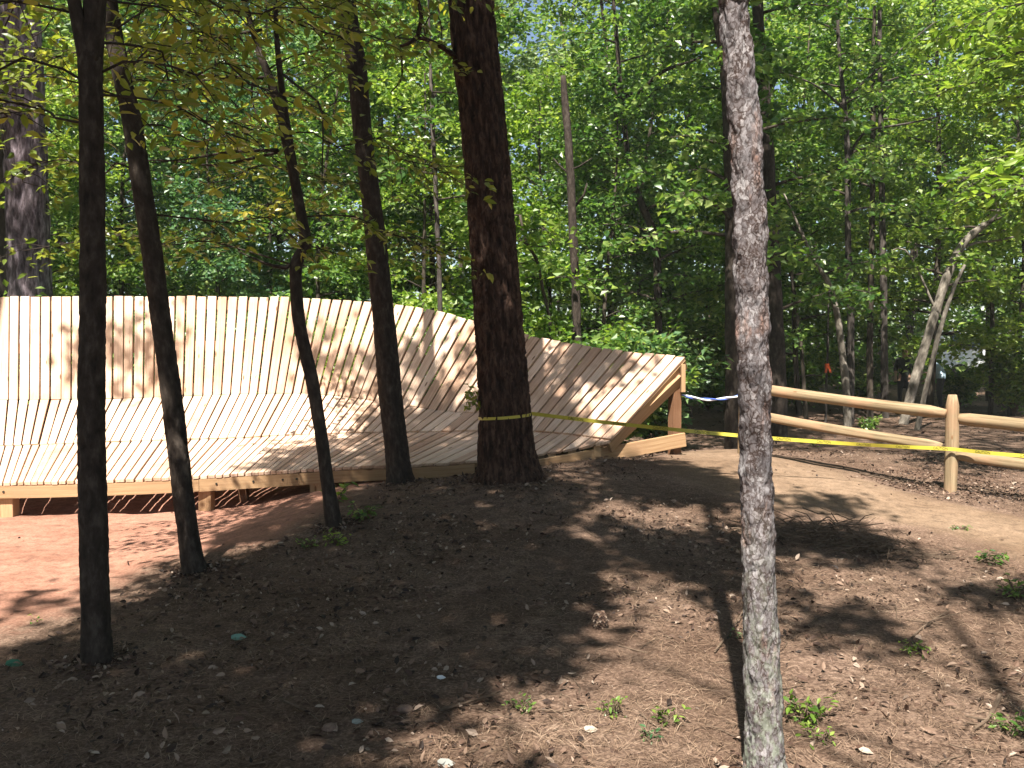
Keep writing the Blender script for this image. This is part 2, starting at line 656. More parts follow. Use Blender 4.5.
sheet('dirt_clearing', CLAY, M['clay'], 'bare red clay ground in front of the wooden ramp')
sheet('dirt_path', TRAIL, M['trail'], 'sandy dirt path running past the split rail fence')

# ------------------------------------------------------------------ the wooden wall ride
KT = np.array([-190, 0, 130, 190, 270, 340, 430, 500, 590, 640, 687.])
TT = [(-190, 297, 12.2), (0, 297, 12.3), (130, 296.5, 12.3), (190, 296, 12.3), (270, 297, 12.35), (340, 300, 12.4), (430, 309, 12.35), (500, 329, 12.0), (590, 346, 11.5), (640, 352.5, 11.2), (687, 357, 10.9)]
MM = [(-191, 401, 12.0), (-1, 400, 12.0), (129, 398, 12.0), (187, 396, 12.0), (258, 393.5, 12.0), (316, 394, 12.0), (386, 402, 11.9), (447, 411, 11.7), (534, 415, 11.05), (581, 419, 10.72), (627, 423.5, 10.36)]
LL = [(-192, 447, 11.2), (-4, 446, 11.2), (106, 442, 11.2), (165, 440, 11.2), (236, 438, 11.2), (292, 435, 11.25), (358, 433, 11.35), (420, 432, 11.35), (522, 431, 10.95), (567, 434, 10.62), (612, 440, 10.25)]
FF = [(-195, 484, 9.15), (-12, 482.5, 9.2), (80, 480.5, 9.22), (138, 478.5, 9.28), (200, 475.5, 9.42), (250, 472.5, 9.6), (303, 469.5, 9.82), (352, 466.5, 10.1), (460, 461.5, 10.5), (538, 454.5, 10.46), (611, 440.5, 10.25)]


def curve(tab):
    pts = np.array([P(*t) for t in tab])
    m = np.zeros_like(pts)
    d = np.diff(pts, axis=0) / np.diff(KT)[:, None]
    m[0], m[-1] = d[0], d[-1]
    for k in range(1, len(KT) - 1):
        h0, h1 = KT[k] - KT[k - 1], KT[k + 1] - KT[k]
        m[k] = (d[k - 1] * h1 + d[k] * h0) / (h0 + h1)

    def f(t):
        t = np.atleast_1d(np.asarray(t, float))
        k = np.clip(np.searchsorted(KT, t) - 1, 0, len(KT) - 2)
        h = (KT[k + 1] - KT[k])
        u = ((t - KT[k]) / h)[:, None]
        h = h[:, None]
        return ((2 * u ** 3 - 3 * u ** 2 + 1) * pts[k] + (u ** 3 - 2 * u ** 2 + u) * h * m[k] + (-2 * u ** 3 + 3 * u ** 2) * pts[k + 1] + (u ** 3 - u ** 2) * h * m[k + 1])
    return f


cT, cM, cL, cF = curve(TT), curve(MM), curve(LL), curve(FF)
NB = 84
bt = np.linspace(-188, 687, NB + 1)
ramp = empty('wooden_ramp', (*cF(300)[0][:2], tz(*cF(300)[0][:2])), 'curved wooden bike ramp of pale new boards rising into a banked wall', 'bike ramp')


def deckboards(name, lo, hi, jit_hi=.0, jit_lo=.0, th=.038, seed=1, gap=.014):
    r_ = np.random.default_rng(seed)
    A, B = lo(bt), hi(bt)
    mb = MB()
    for k in range(NB):
        a0, a1, b0, b1 = A[k], A[k + 1], B[k], B[k + 1]
        wa, wb = np.linalg.norm(a1 - a0), np.linalg.norm(b1 - b0)
        w = max(min(wa, wb) - gap * r_.uniform(.4, 1.5) - .006 * r_.random(), .02) if min(wa, wb) > .07 else None
        fa = min(1, (w if w else wa * .9) / wa) if wa > 1e-6 else 1
        fb = min(1, (w if w else wb * .9) / wb) if wb > 1e-6 else 1
        a1 = a0 + (a1 - a0) * max(fa, .80)
        b1 = b0 + (b1 - b0) * max(fb, .80)
        ax = unit(((b0 + b1) - (a0 + a1)))
        sd = unit((b1 - b0) + (a1 - a0))
        nrm = unit(np.cross(sd, ax))
        e = jit_hi * (r_.random() - .4)
        e2 = jit_lo * (r_.random() - .4)
        off = nrm * (r_.normal() * .0022)
        tl = nrm * r_.normal() * .0018
        top = np.array([a0 + off - ax * e2 - tl, a1 + off - ax * e2 + tl, b1 + off + ax * e + tl, b0 + off + ax * e - tl])
        bot = top - nrm * th
        L = np.linalg.norm(b0 - a0)
        o_ = r_.random() * 40
        q = np.array([[o_, o_, o_], [o_ + .14, o_, o_], [o_ + .14, o_ + L, o_], [o_, o_ + L, o_]])
        q2 = q + np.array([.02, 0, .3])
        hexa(mb, bot, top, r_.random(), np.concatenate([q2, q]))
    return mb.build(name, M['board'], ramp, bevel=.004)


def shifted(f, d):
    return lambda t: f(t) + d


deckboards('wall_planking', cM, cT, .02, .0, seed=3, gap=.022)
deckboards('transition_planking', shifted(cL, np.array([0, -.006, .012])), cM, .0, .0, seed=4)
deckboards('deck_planking', shifted(cF, np.array([0, 0, 0.0])), shifted(cL, np.array([0, .03, 0.0])), .0, .012, seed=5)

# fascia along the front edge of the deck, in two lengths
def strip(name, ts, f, dz0, dz1, th, mat, push=0.0):
    mb = MB()
    p = f(ts)
    d = np.gradient(p, axis=0)
    s = unit(np.cross(d, [0, 0, 1.0]))
    acc = 0
    for k in range(len(ts) - 1):
        a, b = p[k], p[k + 1]
        L = np.linalg.norm(b - a)
        c = []
        for q, sd in ((a, s[k]), (b, s[k + 1])):
            o0 = q + sd * push
            c.append(np.array([o0 + [0, 0, dz0], o0 + sd * th + [0, 0, dz0], o0 + sd * th + [0, 0, dz1], o0 + [0, 0, dz1]]))
        bd = np.concatenate([np.array([[0, acc, 3], [.04, acc, 3], [.18, acc, 3], [.22, acc, 3]]), np.array([[0, acc + L, 3], [.04, acc + L, 3], [.18, acc + L, 3], [.22, acc + L, 3]])])
        hexa(mb, c[0], c[1], .4, bd)
        acc += L
    return mb.build(name, mat, ramp)


strip('fascia_board', np.linspace(-188, 268, 30), cF, -.170, -.042, .04, M['lumber'], -.045)
strip('fascia_board', np.linspace(268.6, 600, 34), cF, -.175, -.042, .04, M['lumber'], -.045)
# joists under the deck
for t_ in np.arange(-170, 600, 42.0):
    a, b = cF(t_)[0], cL(t_)[0]
    if np.linalg.norm(b - a) < .5:
        continue
    mb = MB()
    u = unit(b - a)
    beam(mb, a + u * .08 + [0, 0, -.11], b + u * -.02 + [0, 0, -.11], .04, .13)
    mb.build('joist', M['lumber'], ramp)


def post(px, Y, w, top, name='post', mat='lumber', dy=0):
    x = (px - 512) / FPX * Y
    g = tz(x, Y) - .1
    mb = MB()
    beam(mb, (x, Y, g), (x, Y, top), w, w, up=(0, 1, 0))
    return mb.build(name, M[mat], ramp, bevel=.005)


def front_post(px, w=.135, back=.115):
    ts = np.linspace(-188, 600, 300)
    p = cF(ts)
    q, _ = proj(p)
    k = int(np.argmin(abs(q[:, 0] - px)))
    Y = p[k, 1] + back
    return post(px, Y, w, p[k, 2] - .178)


for px in (-120, 7, 205, 316):
    front_post(px)
front_post(369, .12, .55)
front_post(452, .12, .3)
post(242, 10.0, .10, .22, mat='lumber_red')
post(120, 10.6, .10, .22, mat='lumber_red')
# back frame: posts and rails behind the wall
for t_ in (-170, -60, 50, 160, 270, 370, 450, 530, 600):
    a, b = cT(t_)[0], cM(t_)[0]
    n_ = unit(np.cross(unit(cT(t_ + 3)[0] - cT(t_ - 3)[0]), unit(a - b)))
    back = np.array([-n_[0], -n_[1], 0])
    back = unit(back) if back[1] > 0 else unit(-back)
    mb = MB()
    e = a + back * .16
    beam(mb, (e[0], e[1], tz(e[0], e[1]) - .1), (e[0], e[1], a[2] - .10), .12, .12, up=(0, 1, 0))
    mb.build('back_post', M['lumber'], ramp)


def back_rail(fr, off):
    ts = np.linspace(-185, 684, 60)
    a, b = cT(ts), cM(ts)
    p = b + (a - b) * fr
    ax = unit(a - b)
    sd = unit(np.gradient(p, axis=0))
    n_ = unit(np.cross(sd, ax))
    p = p - n_ * off
    mb = MB()
    for k in range(len(ts) - 1):
        c = [np.array([q - ax[k] * .07 - n_[k] * .02, q - ax[k] * .07 + n_[k] * .02, q + ax[k] * .07 + n_[k] * .02, q + ax[k] * .07 - n_[k] * .02]) for q in (p[k], p[k + 1])]
        hexa(mb, c[0], c[1], .5, np.concatenate([np.tile([[0, k * .2, 1]], (4, 1)), np.tile([[.1, k * .2 + .2, 1]], (4, 1))]))
    mb.build('back_rail', M['lumber'], ramp)


for fr in (.08, .5, .92):
    back_rail(fr, .064)

# open right-hand end: sloping stringer, base beam, post, blocks
e0, e1 = cL(686)[0], cT(686)[0]
ax = unit(e1 - e0)
sd = unit(cT(686)[0] - cT(670)[0])
nr = unit(np.cross(sd, ax))
for k_, (s0, s1, hh, oo) in enumerate(((-.02, 1.0, .15, .118),)):
    mb = MB()
    beam(mb, e0 + (e1 - e0) * s0 - nr * oo - sd * .03, e0 + (e1 - e0) * s1 - nr * oo - sd * .03, .045, hh, up=nr)
    mb.build('stringer', M['lumber'], ramp, bevel=.004)
b0 = P(538, 467, 10.1)
b1 = P(685, 439.5, 10.86)
mb = MB()
beam(mb, b0, b1, .045, .17)
mb.build('base_beam', M['lumber'], ramp, bevel=.004)
pt = P(675, 372, 10.95)
mb = MB()
beam(mb, (pt[0], pt[1], tz(pt[0], pt[1]) - .1), (pt[0], pt[1], pt[2] - .02), .12, .12, up=(0, 1, 0), side=(.88, .48, 0))
mb.build('end_post', M['lumber_red'], ramp, bevel=.005)
p2 = P(683, 366, 10.86)
mb = MB()
beam(mb, (p2[0], p2[1], p2[2] - .32), (p2[0], p2[1], p2[2] + .02), .05, .09, up=(0, 1, 0))
mb.build('cleat', M['lumber'], ramp, bevel=.003)
# second diagonal brace from the base beam up to the post
mb = MB()
beam(mb, P(616, 441, 10.52), P(681, 379, 10.90), .045, .14, up=nr)
mb.build('brace', M['lumber'], ramp, bevel=.004)
for px, py, Y in ((572, 449, 10.45), (597, 446, 10.4), (552, 452, 10.5)):
    c = P(px, py, Y)
    mb = MB()
    beam(mb, c + [0, 0, -.12], c + [0, 0, .0], .09, .10, up=(0, 1, 0))
    mb.build('block', M['lumber'], ramp)
# screw heads on the fascia
for t_ in (292, 345, 396, 420, 20):
    a, b = cF(t_ - 2)[0], cF(t_ + 2)[0]
    s_ = unit(np.cross(b - a, [0, 0, 1.0]))
    c = cF(t_)[0] + s_ * -.006 + [0, 0, -.10]
    mb = MB()
    tube(mb, np.array([c, c + s_ * .009]), .012, 8)
    mb.build('bolt_head', M['ink'], ramp)

# ------------------------------------------------------------------ split-rail fence
fence = None
FP = [gp(743, 456), gp(950, 492)]
d_ = FP[1] - FP[0]
FP.append(FP[1] + d_ * np.array([1, 1, 0]))
FP[2][2] = tz(FP[2][0], FP[2][1])
fence = empty('split_rail_fence', FP[1], 'low split rail fence of peeled round timber beside the dirt path', 'fence')
ftop = []
for k, g in enumerate(FP):
    hgt = 1.045
    lean = np.array([.01, 0, 0])
    path = resample(np.array([g - [0, 0, .15], g + [0, 0, hgt * .5] + lean, g + [0, 0, hgt * .93] + lean, g + [0, 0, hgt] + lean]), .06)
    rad = np.full(len(path), .068)
    rad[-1] = .045
    rad[-2] = .06
    mb = MB()
    tube(mb, path, rad, 14, lambda th, s, R: .006 * pn(np.cos(th) * 2, np.sin(th) * 2, s * 2 + k * 9) + .003 * pn(np.cos(th) * 5, np.sin(th) * 5, s))
    mb.build('fence_post', M['rail'], fence, smooth=True)


def rail(p, q, r0, name='rail', flat=False):
    path = resample(np.array([p, (p + q) / 2 + [0, 0, -.012], q]), .08)
    n = len(path)
    u = np.linspace(0, 1, n)
    rad = r0 * (1 - .35 * (np.clip((.06 - u) / .06, 0, 1) + np.clip((u - .94) / .06, 0, 1)))
    sd = random.random() * 50

    def dsp(th, s, R):
        d = .006 * pn(np.cos(th) * 1.5, np.sin(th) * 1.5, s * 1.2 + sd) + .003 * pn(np.cos(th) * 4, np.sin(th) * 4, s * .6 + sd)
        if flat:
            d = d - .45 * R * np.clip(np.cos(th * 2), 0, 1) * .5
        return d
    mb = MB()
    tube(mb, path, rad, 14, dsp)
    mb.build(name, M['rail'], fence, smooth=True)


# rail ends measured against the posts
rail(P(744, 386.5, FP[0][1]), P(946, 413.5, FP[1][1] - .02), .066)
rail(P(954, 418, FP[1][1] + .02), P(954, 418, FP[1][1] + .02) + (FP[2] - FP[1]) * .96, .066)
rail(P(744, 413, FP[0][1] + .02), P(942, 446.5, FP[1][1] + .02), .058, flat=True)
rail(P(954, 455, FP[1][1] - .02), P(954, 455, FP[1][1] - .02) + (FP[2] - FP[1]) * .96, .056, flat=True)
# the run carries on behind the ramp end? it stops at the first post

# ------------------------------------------------------------------ trunks
def bark_plain(a, f=1.0):
    sd = random.random() * 90
    return lambda th, s, R: a * fbm(np.cos(th) * R * 26 * f, np.sin(th) * R * 26 * f, s * 5 * f + sd, 3) + R * .11 * pn(np.cos(th) * .8, np.sin(th) * .8, s * 1.3 + sd)


def bark_plates(a, fx, fz):
    """deep, mostly vertical furrows between plates"""
    sd = random.random() * 90

    def d(th, s, R):
        x, y = np.cos(th) * R * fx, np.sin(th) * R * fx
        wx = .5 * pn(x * .6, y * .6, s * fz * 1.3 + sd)
        rid = np.abs(pn(x + wx, y + wx, s * fz + sd))
        rid2 = np.abs(pn(x * 2.1 + 5, y * 2.1 + wx, s * fz * 2.6 + sd))
        cell = np.minimum(np.clip(rid * 4.5, 0, 1), np.clip(rid2 * 5 + .25, 0, 1))
        return a * (cell - .6) + a * .25 * fbm(x * 3, y * 3, s * fz * 6, 2)
    return d


def bark_lumps(a):
    f, g = bark_plates(a, 30, 9), bark_plain(a * .5)
    return lambda th, s, R: f(th, s, R) + g(th, s, R)


def px_path(pts, Ytop=0.0, extend=0, Y0=None):
    """pixel outline points of a trunk, base first: (px, py, width in px)"""
    if Y0:
        gx_ = (pts[0][0] - 512) / FPX * Y0
        g = np.array([gx_, Y0, tz(gx_, Y0)])
        pts = [pts[0]] + [t_ for t_ in pts[1:] if P(t_[0], t_[1], Y0)[2] > g[2] + .15]
    else:
        g = gp(pts[0][0], pts[0][1])
    Y = g[1]
    out, rad = [], []
    n = len(pts)
    for k, (px, py, w) in enumerate(pts):
        y = Y + Ytop * k / max(1, n - 1)
        p = g if k == 0 else P(px, py, y)
        out.append(p)
        rad.append(w / FPX * y * .5)
    out, rad = np.array(out), np.array(rad)
    if extend:
        d = unit(out[-1] - out[-2])
        d = unit(d + [0, 0, .35])
        out = np.vstack([out, out[-1] + d * extend * .5, out[-1] + d * extend])
        rad = np.concatenate([rad, [rad[-1] * .78, rad[-1] * .4]])
    sink = out[0] - unit(out[1] - out[0]) * .12
    out = np.vstack([sink, out])
    rad = np.concatenate([[rad[0] * 1.05], rad])
    return out, rad


def trunk(mb, pts, ds, k, disp, Ytop=0.0, extend=0, Y0=None):
    p, r = px_path(pts, Ytop, extend, Y0)
    q = resample(np.hstack([p, r[:, None]]), ds)
    tube(mb, q[:, :3], np.maximum(q[:, 3], .004), k, disp)
    return p[1], q


def branch_tube(mb, pts, r0, r1=.004, k=5, ds=.12):
    q = resample(pts, ds)
    tube(mb, q, np.linspace(r0, r1, len(q)), k)
    return q


def spray(wood, leaf, path, n_sub, sub_len, lsize, dens, near=True, droop=.25, r0=.012, flat=.5, rg=None, scat=.03):
    """side twigs with leaves along a branch"""
    rg = rg or rng
    path = np.asarray(path)
    n = len(path)
    Cs, Ns, Ds = [], [], []
    main = unit(path[-1] - path[0])
    for k in range(n_sub):
        u = .2 + .8 * (k + rg.random()) / n_sub
        f = u * (n - 1)
        i0 = min(int(f), n - 2)
        b = path[i0] + (path[i0 + 1] - path[i0]) * (f - i0)
        t = unit(path[i0 + 1] - path[i0])
        side = unit(np.cross(t, [0, 0, 1])) * (1 if k % 2 else -1)
        d = unit(t * rg.uniform(.3, .9) + side * rg.uniform(.5, 1.0) + np.array([0, 0, rg.uniform(-.25, .3)]))
        Lk = sub_len * (1.1 - .6 * u) * rg.uniform(.6, 1.3)
        m = max(3, int(Lk / .09))
        s = np.linspace(0, 1, m)[:, None]
        pts = b + d * Lk * s + np.array([0, 0, -1]) * droop * Lk * s ** 2 + rg.normal(size=(m, 3)) * .012
        if wood is not None:
            tube(wood, pts, np.linspace(r0 * .5, .0018, m), 4, cap=False)
        nl = max(2, int(Lk * dens))
        q = rg.random(nl) ** .8
        ii = np.clip((q * (m - 1)).astype(int), 0, m - 2)
        c = pts[ii] + (pts[ii + 1] - pts[ii]) * rg.random((nl, 1)) + rg.normal(size=(nl, 3)) * scat
        sg = rg.choice([-1, 1], nl)[:, None]
        dd = d * rg.uniform(.2, 1, (nl, 1)) + unit(np.cross(d, [0, 0, 1])) * sg + np.array([0, 0, -1]) * rg.uniform(-.1, droop * 2.2, (nl, 1))
        nn = np.array([0, 0, 1.0]) + rg.normal(size=(nl, 3)) * flat
        Cs.append(c)
        Ns.append(unit(nn))
        Ds.append(unit(dd))
    if Cs:
        C, N_, D = np.concatenate(Cs), np.concatenate(Ns), np.concatenate(Ds)
        if near:
            leaves6(leaf, C, N_, D, lsize * rg.uniform(.6, 1.25, len(C)))
        else:
            leaves(leaf, C, N_, D, lsize * rg.uniform(.6, 1.25, len(C)), .66)


# ------------------------------------------------------------------ shade: where the photograph's ground and ramp lie in shadow.
# Crowns of the trees above and behind the view stand on those sun rays.
SHADE = [
    # dark ground, left and centre
    [(-200, 700), (0, 662), (60, 640), (140, 602), (205, 568), (290, 545), (330, 530), (345, 505), (400, 480), (540, 470), (585, 500), (560, 540), (610, 560), (600, 610), (540, 640), (615, 660), (590, 680), (480, 690), (410, 705), (360, 740), (350, 800), (-200, 800)],
    [(590, 460), (650, 460), (700, 474), (735, 482), (735, 505), (640, 500), (600, 490)],
    [(600, 515), (700, 545), (745, 520), (745, 650), (690, 575), (620, 555)],
    [(775, 522), (850, 530), (905, 552), (880, 562), (780, 552)],
    [(820, 600), (885, 590), (890, 630), (850, 655), (815, 635)],
    [(960, 588), (1050, 588), (1050, 606), (970, 604)],
    [(780, 503), (850, 497), (890, 510), (850, 514)],
    [(950, 525), (1010, 535), (1000, 552), (950, 545)],
    [(210, 545), (280, 505), (320, 515), (290, 540)],
    [(440, 700), (560, 690), (560, 720), (470, 725)],
    [(0, 606), (55, 600), (60, 608), (0, 618)],
]
RSHADE = [
    # ramp: brown shaded patches
    [(235, 472), (330, 440), (350, 408), (400, 396), (470, 400), (545, 400), (590, 405), (640, 410), (612, 442), (460, 470), (300, 480)],
    [(340, 330), (420, 320), (450, 340), (420, 385), (350, 390)],
    [(120, 330), (180, 320), (180, 375), (110, 392), (95, 350)],
    [(50, 320), (80, 315), (85, 362), (55, 362)],
    [(535, 350), (620, 352), (640, 370), (560, 415), (530, 410)],
    [(0, 320), (18, 320), (15, 370), (0, 372)],
    [(640, 352), (690, 357), (680, 372), (640, 366)],
    [(300, 335), (335, 330), (335, 365), (300, 372)],
    [(455, 330), (480, 335), (480, 395), (440, 395)],
]


# sunlit places that no crown may cover: on the ground, on the ramp
LITG = [[(430, 712), (610, 676), (640, 640), (690, 600), (735, 660), (735, 790), (390, 790)], [(780, 680), (900, 650), (930, 700), (940, 790), (780, 790)],
        [(860, 500), (960, 505), (1040, 520), (1040, 565), (960, 550), (900, 530)], [(0, 522), (280, 512), (200, 545), (110, 580), (60, 594), (0, 600)], [(-20, 622), (60, 612), (85, 606), (50, 632), (-20, 652)], [(780, 565), (900, 575), (960, 630), (930, 600), (815, 590)],
        [(900, 610), (960, 620), (1000, 660), (1010, 760), (950, 700)], [(770, 470), (860, 470), (920, 495), (850, 490)]]
LITR = [[(606, 385), (668, 364), (683, 366), (630, 425), (590, 430)], [(0, 405), (220, 405), (330, 425), (250, 455), (180, 466), (0, 474)], [(188, 300), (285, 300), (280, 392), (185, 392)],
        [(350, 303), (420, 310), (400, 322), (345, 326)], [(0, 300), (50, 300), (45, 395), (20, 395)], [(345, 395), (385, 400), (345, 425), (325, 432)], [(485, 330), (520, 340), (500, 360), (478, 352)]]


def shade_points():
    pts = []
    # ground, uniformly by area
    n = 24000
    x = rng.uniform(-6.5, 7, n)
    y = rng.uniform(2.6, 13, n)
    z = terr(x, y)
    p = np.stack([x, y, z], 1)
    q, _ = proj(p)
    m = np.zeros(n, bool)
    for poly in SHADE:
        m |= inpoly(q[:, 0], q[:, 1], poly)
    pts.append((p[m], 13 * 10 / n))
    m = np.zeros(n, bool)
    for poly in LITG:
        m |= inpoly(q[:, 0], q[:, 1], poly)
    lit_ = [p[m]]
    # ramp
    n = 14000
    t = rng.uniform(-150, 687, n)
    v = rng.uniform(0, 3, n)
    a, b, c, d = cF(t), cL(t), cM(t), cT(t)
    k = v.astype(int)[:, None]
    f = (v - v.astype(int))[:, None]
    p = np.where(k == 0, a + (b - a) * f, np.where(k == 1, b + (c - b) * f, c + (d - c) * f))
    q, _ = proj(p)
    m = np.zeros(n, bool)
    for poly in RSHADE:
        m |= inpoly(q[:, 0], q[:, 1], poly)
    pts.append((p[m], 0))
    m = np.zeros(n, bool)
    for poly in LITR:
        m |= inpoly(q[:, 0], q[:, 1], poly)
    lit_.append(p[m])
    pts.append((np.concatenate(lit_), 0))
    return pts


SP = shade_points()
gsh = SP[0][0]
rsh = SP[1][0]
gsel = gsh[rng.choice(len(gsh), min(len(gsh), 2600), replace=False)]
rsel = rsh[rng.choice(len(rsh), min(len(rsh), 500), replace=False)]
hg = rng.uniform(7.2, 10.5, len(gsel))
hr = rng.uniform(8.5, 11.5, len(rsel))
CL = np.concatenate([gsel + SUN * ((hg - gsel[:, 2]) / SUN[2])[:, None], rsel + SUN * ((hr - rsel[:, 2]) / SUN[2])[:, None]])
# shaded wood floor and stems beyond the fence and beside the ramp
n_ = 1700
bx = np.stack([rng.uniform(1.5, 13, n_), rng.uniform(12.3, 24, n_), rng.uniform(0, 2.0, n_)], 1)
bx = bx[(bx[:, 0] > 3.6 + (bx[:, 1] - 12.3) * -.05) & (fbm(bx[:, 0] * .5, bx[:, 1] * .5, 6, 2) > -.55)]
bh = rng.uniform(9.5, 13.0, len(bx))
CB = bx + SUN * ((bh - bx[:, 2]) / SUN[2])[:, None]
# left pine and stems behind the ramp
n_ = 240
bx = np.stack([rng.uniform(-8.6, -6.6, n_), rng.uniform(13.6, 14.0, n_), rng.uniform(2.5, 7, n_)], 1)
CB2 = bx + SUN * ((rng.uniform(10.5, 13, n_) - bx[:, 2]) / SUN[2])[:, None]
bx = np.stack([rng.uniform(3.3, 5.3, n_), rng.uniform(14.0, 16.3, n_), rng.uniform(0, 7, n_)], 1)
CB3 = bx + SUN * ((rng.uniform(11, 13.5, n_) - bx[:, 2]) / SUN[2])[:, None]
CL = np.concatenate([CL, CB, CB2, CB3])


def flat_(p):
    return p[:, :2] - SUN[:2] * (p[:, 2] / SUN[2])[:, None]


lp = flat_(SP[2][0][:: max(1, len(SP[2][0]) // 2500)])
cf = flat_(CL)
dmin = np.concatenate([np.min(np.linalg.norm(cf[i_:i_ + 500, None] - lp[None], axis=2), axis=1) for i_ in range(0, len(cf), 500)])
CL = CL[dmin > .26]
# crowns added behind the viewpoint, unseen: they shade ground outside the view and close off the sky
n_ = 3600
bx = np.stack([rng.uniform(-9, 9, n_), rng.uniform(-13, 1.9, n_), 0 * rng.random(n_)], 1)
CL = np.concatenate([CL, bx + SUN * (rng.uniform(6.5, 13.0, n_) / SUN[2])[:, None]])
CW = np.concatenate([np.full(len(gsel), 1.0), np.full(len(rsel), .8)])

# ------------------------------------------------------------------ foreground trees
FG = {}


def fg_tree(name, label, cat, base, group=None):
    return empty(name, base, label, cat, group)


# 1 the leftmost dark trunk, forked above
mb1 = MB()
b, q1 = trunk(mb1, [(98, 662, 31), (96, 600, 27), (92, 480, 26), (91, 380, 25), (93, 260, 24), (91, 130, 22), (90, 60, 22), (95, 0, 20)], .02, 44, bark_lumps(.0065), extend=5.5)
T1 = fg_tree('tree', 'dark slender tree forking near the top, leftmost of the trunks before the ramp', 'tree', b)
pf = [P(91, 85, b[1]), P(84, 50, b[1] - .02), P(74, 0, b[1] - .05), P(55, -120, b[1] - .2)]
branch_tube(mb1, pf, .042, .02, 12, .04)
FG['T1'] = (T1, mb1, q1)
# 2 leaning trunk
mb2 = MB()
b, q2 = trunk(mb2, [(195, 572, 25), (188, 530, 20), (172, 400, 20), (153, 260, 19), (133, 130, 18), (110, 10, 16)], .02, 40, bark_lumps(.006), extend=5)
T2 = fg_tree('tree', 'dark slender tree leaning left, second trunk from the left before the ramp', 'tree', b)
FG['T2'] = (T2, mb2, q2)
# 3 crooked little tree with a double stem
mb3 = MB()
b, q3 = trunk(mb3, [(334, 528, 18), (327, 480, 13), (316, 400, 13), (301, 330, 13), (296, 285, 12), (297, 262, 12), (306, 243, 11), (302, 220, 10), (290, 160, 9), (272, 85, 8), (254, 35, 6)], .035, 16, bark_plain(.005), extend=2.5)
Y3 = b[1]
T3 = fg_tree('tree', 'thin crooked tree with a kinked stem that splits in two near the ramp front', 'tree', b)
branch_tube(mb3, [P(304, 240, Y3), P(301, 215, Y3 + .05), P(291, 150, Y3 + .08), P(282, 90, Y3 + .1), P(276, 20, Y3 + .12), P(277, -80, Y3 + .1)], .04, .012, 10, .05)
for pts, r in (([P(296, 262, Y3), P(285, 268, Y3 - .05), P(262, 262, Y3 - .1), P(238, 251, Y3 - .15)], .022),
               ([P(278, 150, Y3), P(230, 152, Y3 - .2), P(195, 158, Y3 - .35), P(150, 163, Y3 - .5)], .016),
               ([P(280, 152, Y3), P(215, 165, Y3 + .2), P(160, 160, Y3 + .4), P(110, 165, Y3 + .5)], .014),
               ([P(268, 78, Y3), P(210, 76, Y3 - .2), P(160, 70, Y3 - .3), P(125, 65, Y3 - .3)], .016),
               ([P(262, 30, Y3), P(200, 40, Y3 - .3), P(150, 55, Y3 - .4), P(128, 68, Y3 - .5)], .014),
               ([P(284, 75, Y3), P(300, 88, Y3 - .2), P(318, 102, Y3 - .3), P(323, 115, Y3 - .3), P(322, 180, Y3 - .3)], .014),
               ([P(253, 80, Y3), P(252, 100, Y3), P(262, 130, Y3)], .01)):
    branch_tube(mb3, pts, r, .004, 6, .08)
FG['T3'] = (T3, mb3, q3)
# 4
mb4 = MB()
b, q4 = trunk(mb4, [(401, 484, 30), (397, 455, 24), (389, 380, 23), (380, 280, 21), (371, 200, 19), (362, 130, 18), (356, 60, 19), (347, 0, 17)], .02, 44, bark_lumps(.008), extend=5)
T4 = fg_tree('tree', 'dark straight tree leaning slightly left just left of the thick pine', 'tree', b)
Y4 = b[1]
branch_tube(mb4, [P(352, 38, Y4), P(335, 38, Y4 - .1), P(320, 30, Y4 - .3), P(300, 20, Y4 - .4)], .022, .008, 6)
FG['T4'] = (T4, mb4, q4)
# 5 the thick pine
mb5 = MB()
b, q5 = trunk(mb5, [(509, 478, 70), (508, 466, 61), (506, 445, 55), (504, 400, 50), (497, 300, 46), (490, 200, 44), (481, 100, 43), (471, 0, 43)], .022, 90, bark_plates(.032, 17, 3.4), extend=9)
T5 = fg_tree('pine_tree', 'thick dark pine with furrowed bark and yellow tape tied round it', 'tree', b)
Y5 = b[1]
for pts, r in (([P(455, 56, Y5 - .05), P(440, 46, Y5 - .2), P(425, 39, Y5 - .25), P(415, 38, Y5 - .25)], .03),
               ([P(417, 38, Y5 - .25), P(421, 22, Y5 - .3), P(420, 8, Y5 - .35), P(412, -20, Y5 - .4)], .024),
               ([P(416, 38, Y5 - .25), P(408, 44, Y5 - .3), P(398, 47, Y5 - .35)], .022),
               ([P(400, 47, Y5 - .3), P(402, 62, Y5 - .3), P(401, 80, Y5 - .3), P(391, 92, Y5 - .3)], .012),
               ([P(427, 40, Y5 - .2), P(424, 28, Y5 - .1), P(432, 14, Y5), P(440, 20, Y5 + .1), P(442, 40, Y5 + .1)], .009)):
    branch_tube(mb5, pts, r, r * .6, 7, .05)
FG['T5'] = (T5, mb5, q5)
# 6 the near pine, scaly bark
mb6 = MB()


def scaly(th, s, R):
    x, y, z = np.cos(th) * R, np.sin(th) * R, s
    wx = .012 * pn(x * 40, y * 40, z * 14)
    wz = .02 * pn(x * 30 + 7, y * 30, z * 10)
    f = 21
    # plates: rotated cells, tall narrow, stepped by noise level sets
    lv = fbm((x + wx) * f, (y + wx) * f, (z + wz) * 11, 3)
    st = np.floor(lv * 3.2) / 3.2
    edge = np.abs(lv * 3.2 - np.round(lv * 3.2))
    crack = np.clip((.16 - edge) / .16, 0, 1)
    deep = np.clip(pn(x * 16 + 3, y * 16, z * 7) * 2 - .25, 0, 1)
    return .0095 * st - .0065 * crack * (.4 + deep) + .0016 * fbm(x * 120, y * 120, z * 60, 2) + .004 * pn(x * 8, y * 8, z * 3)


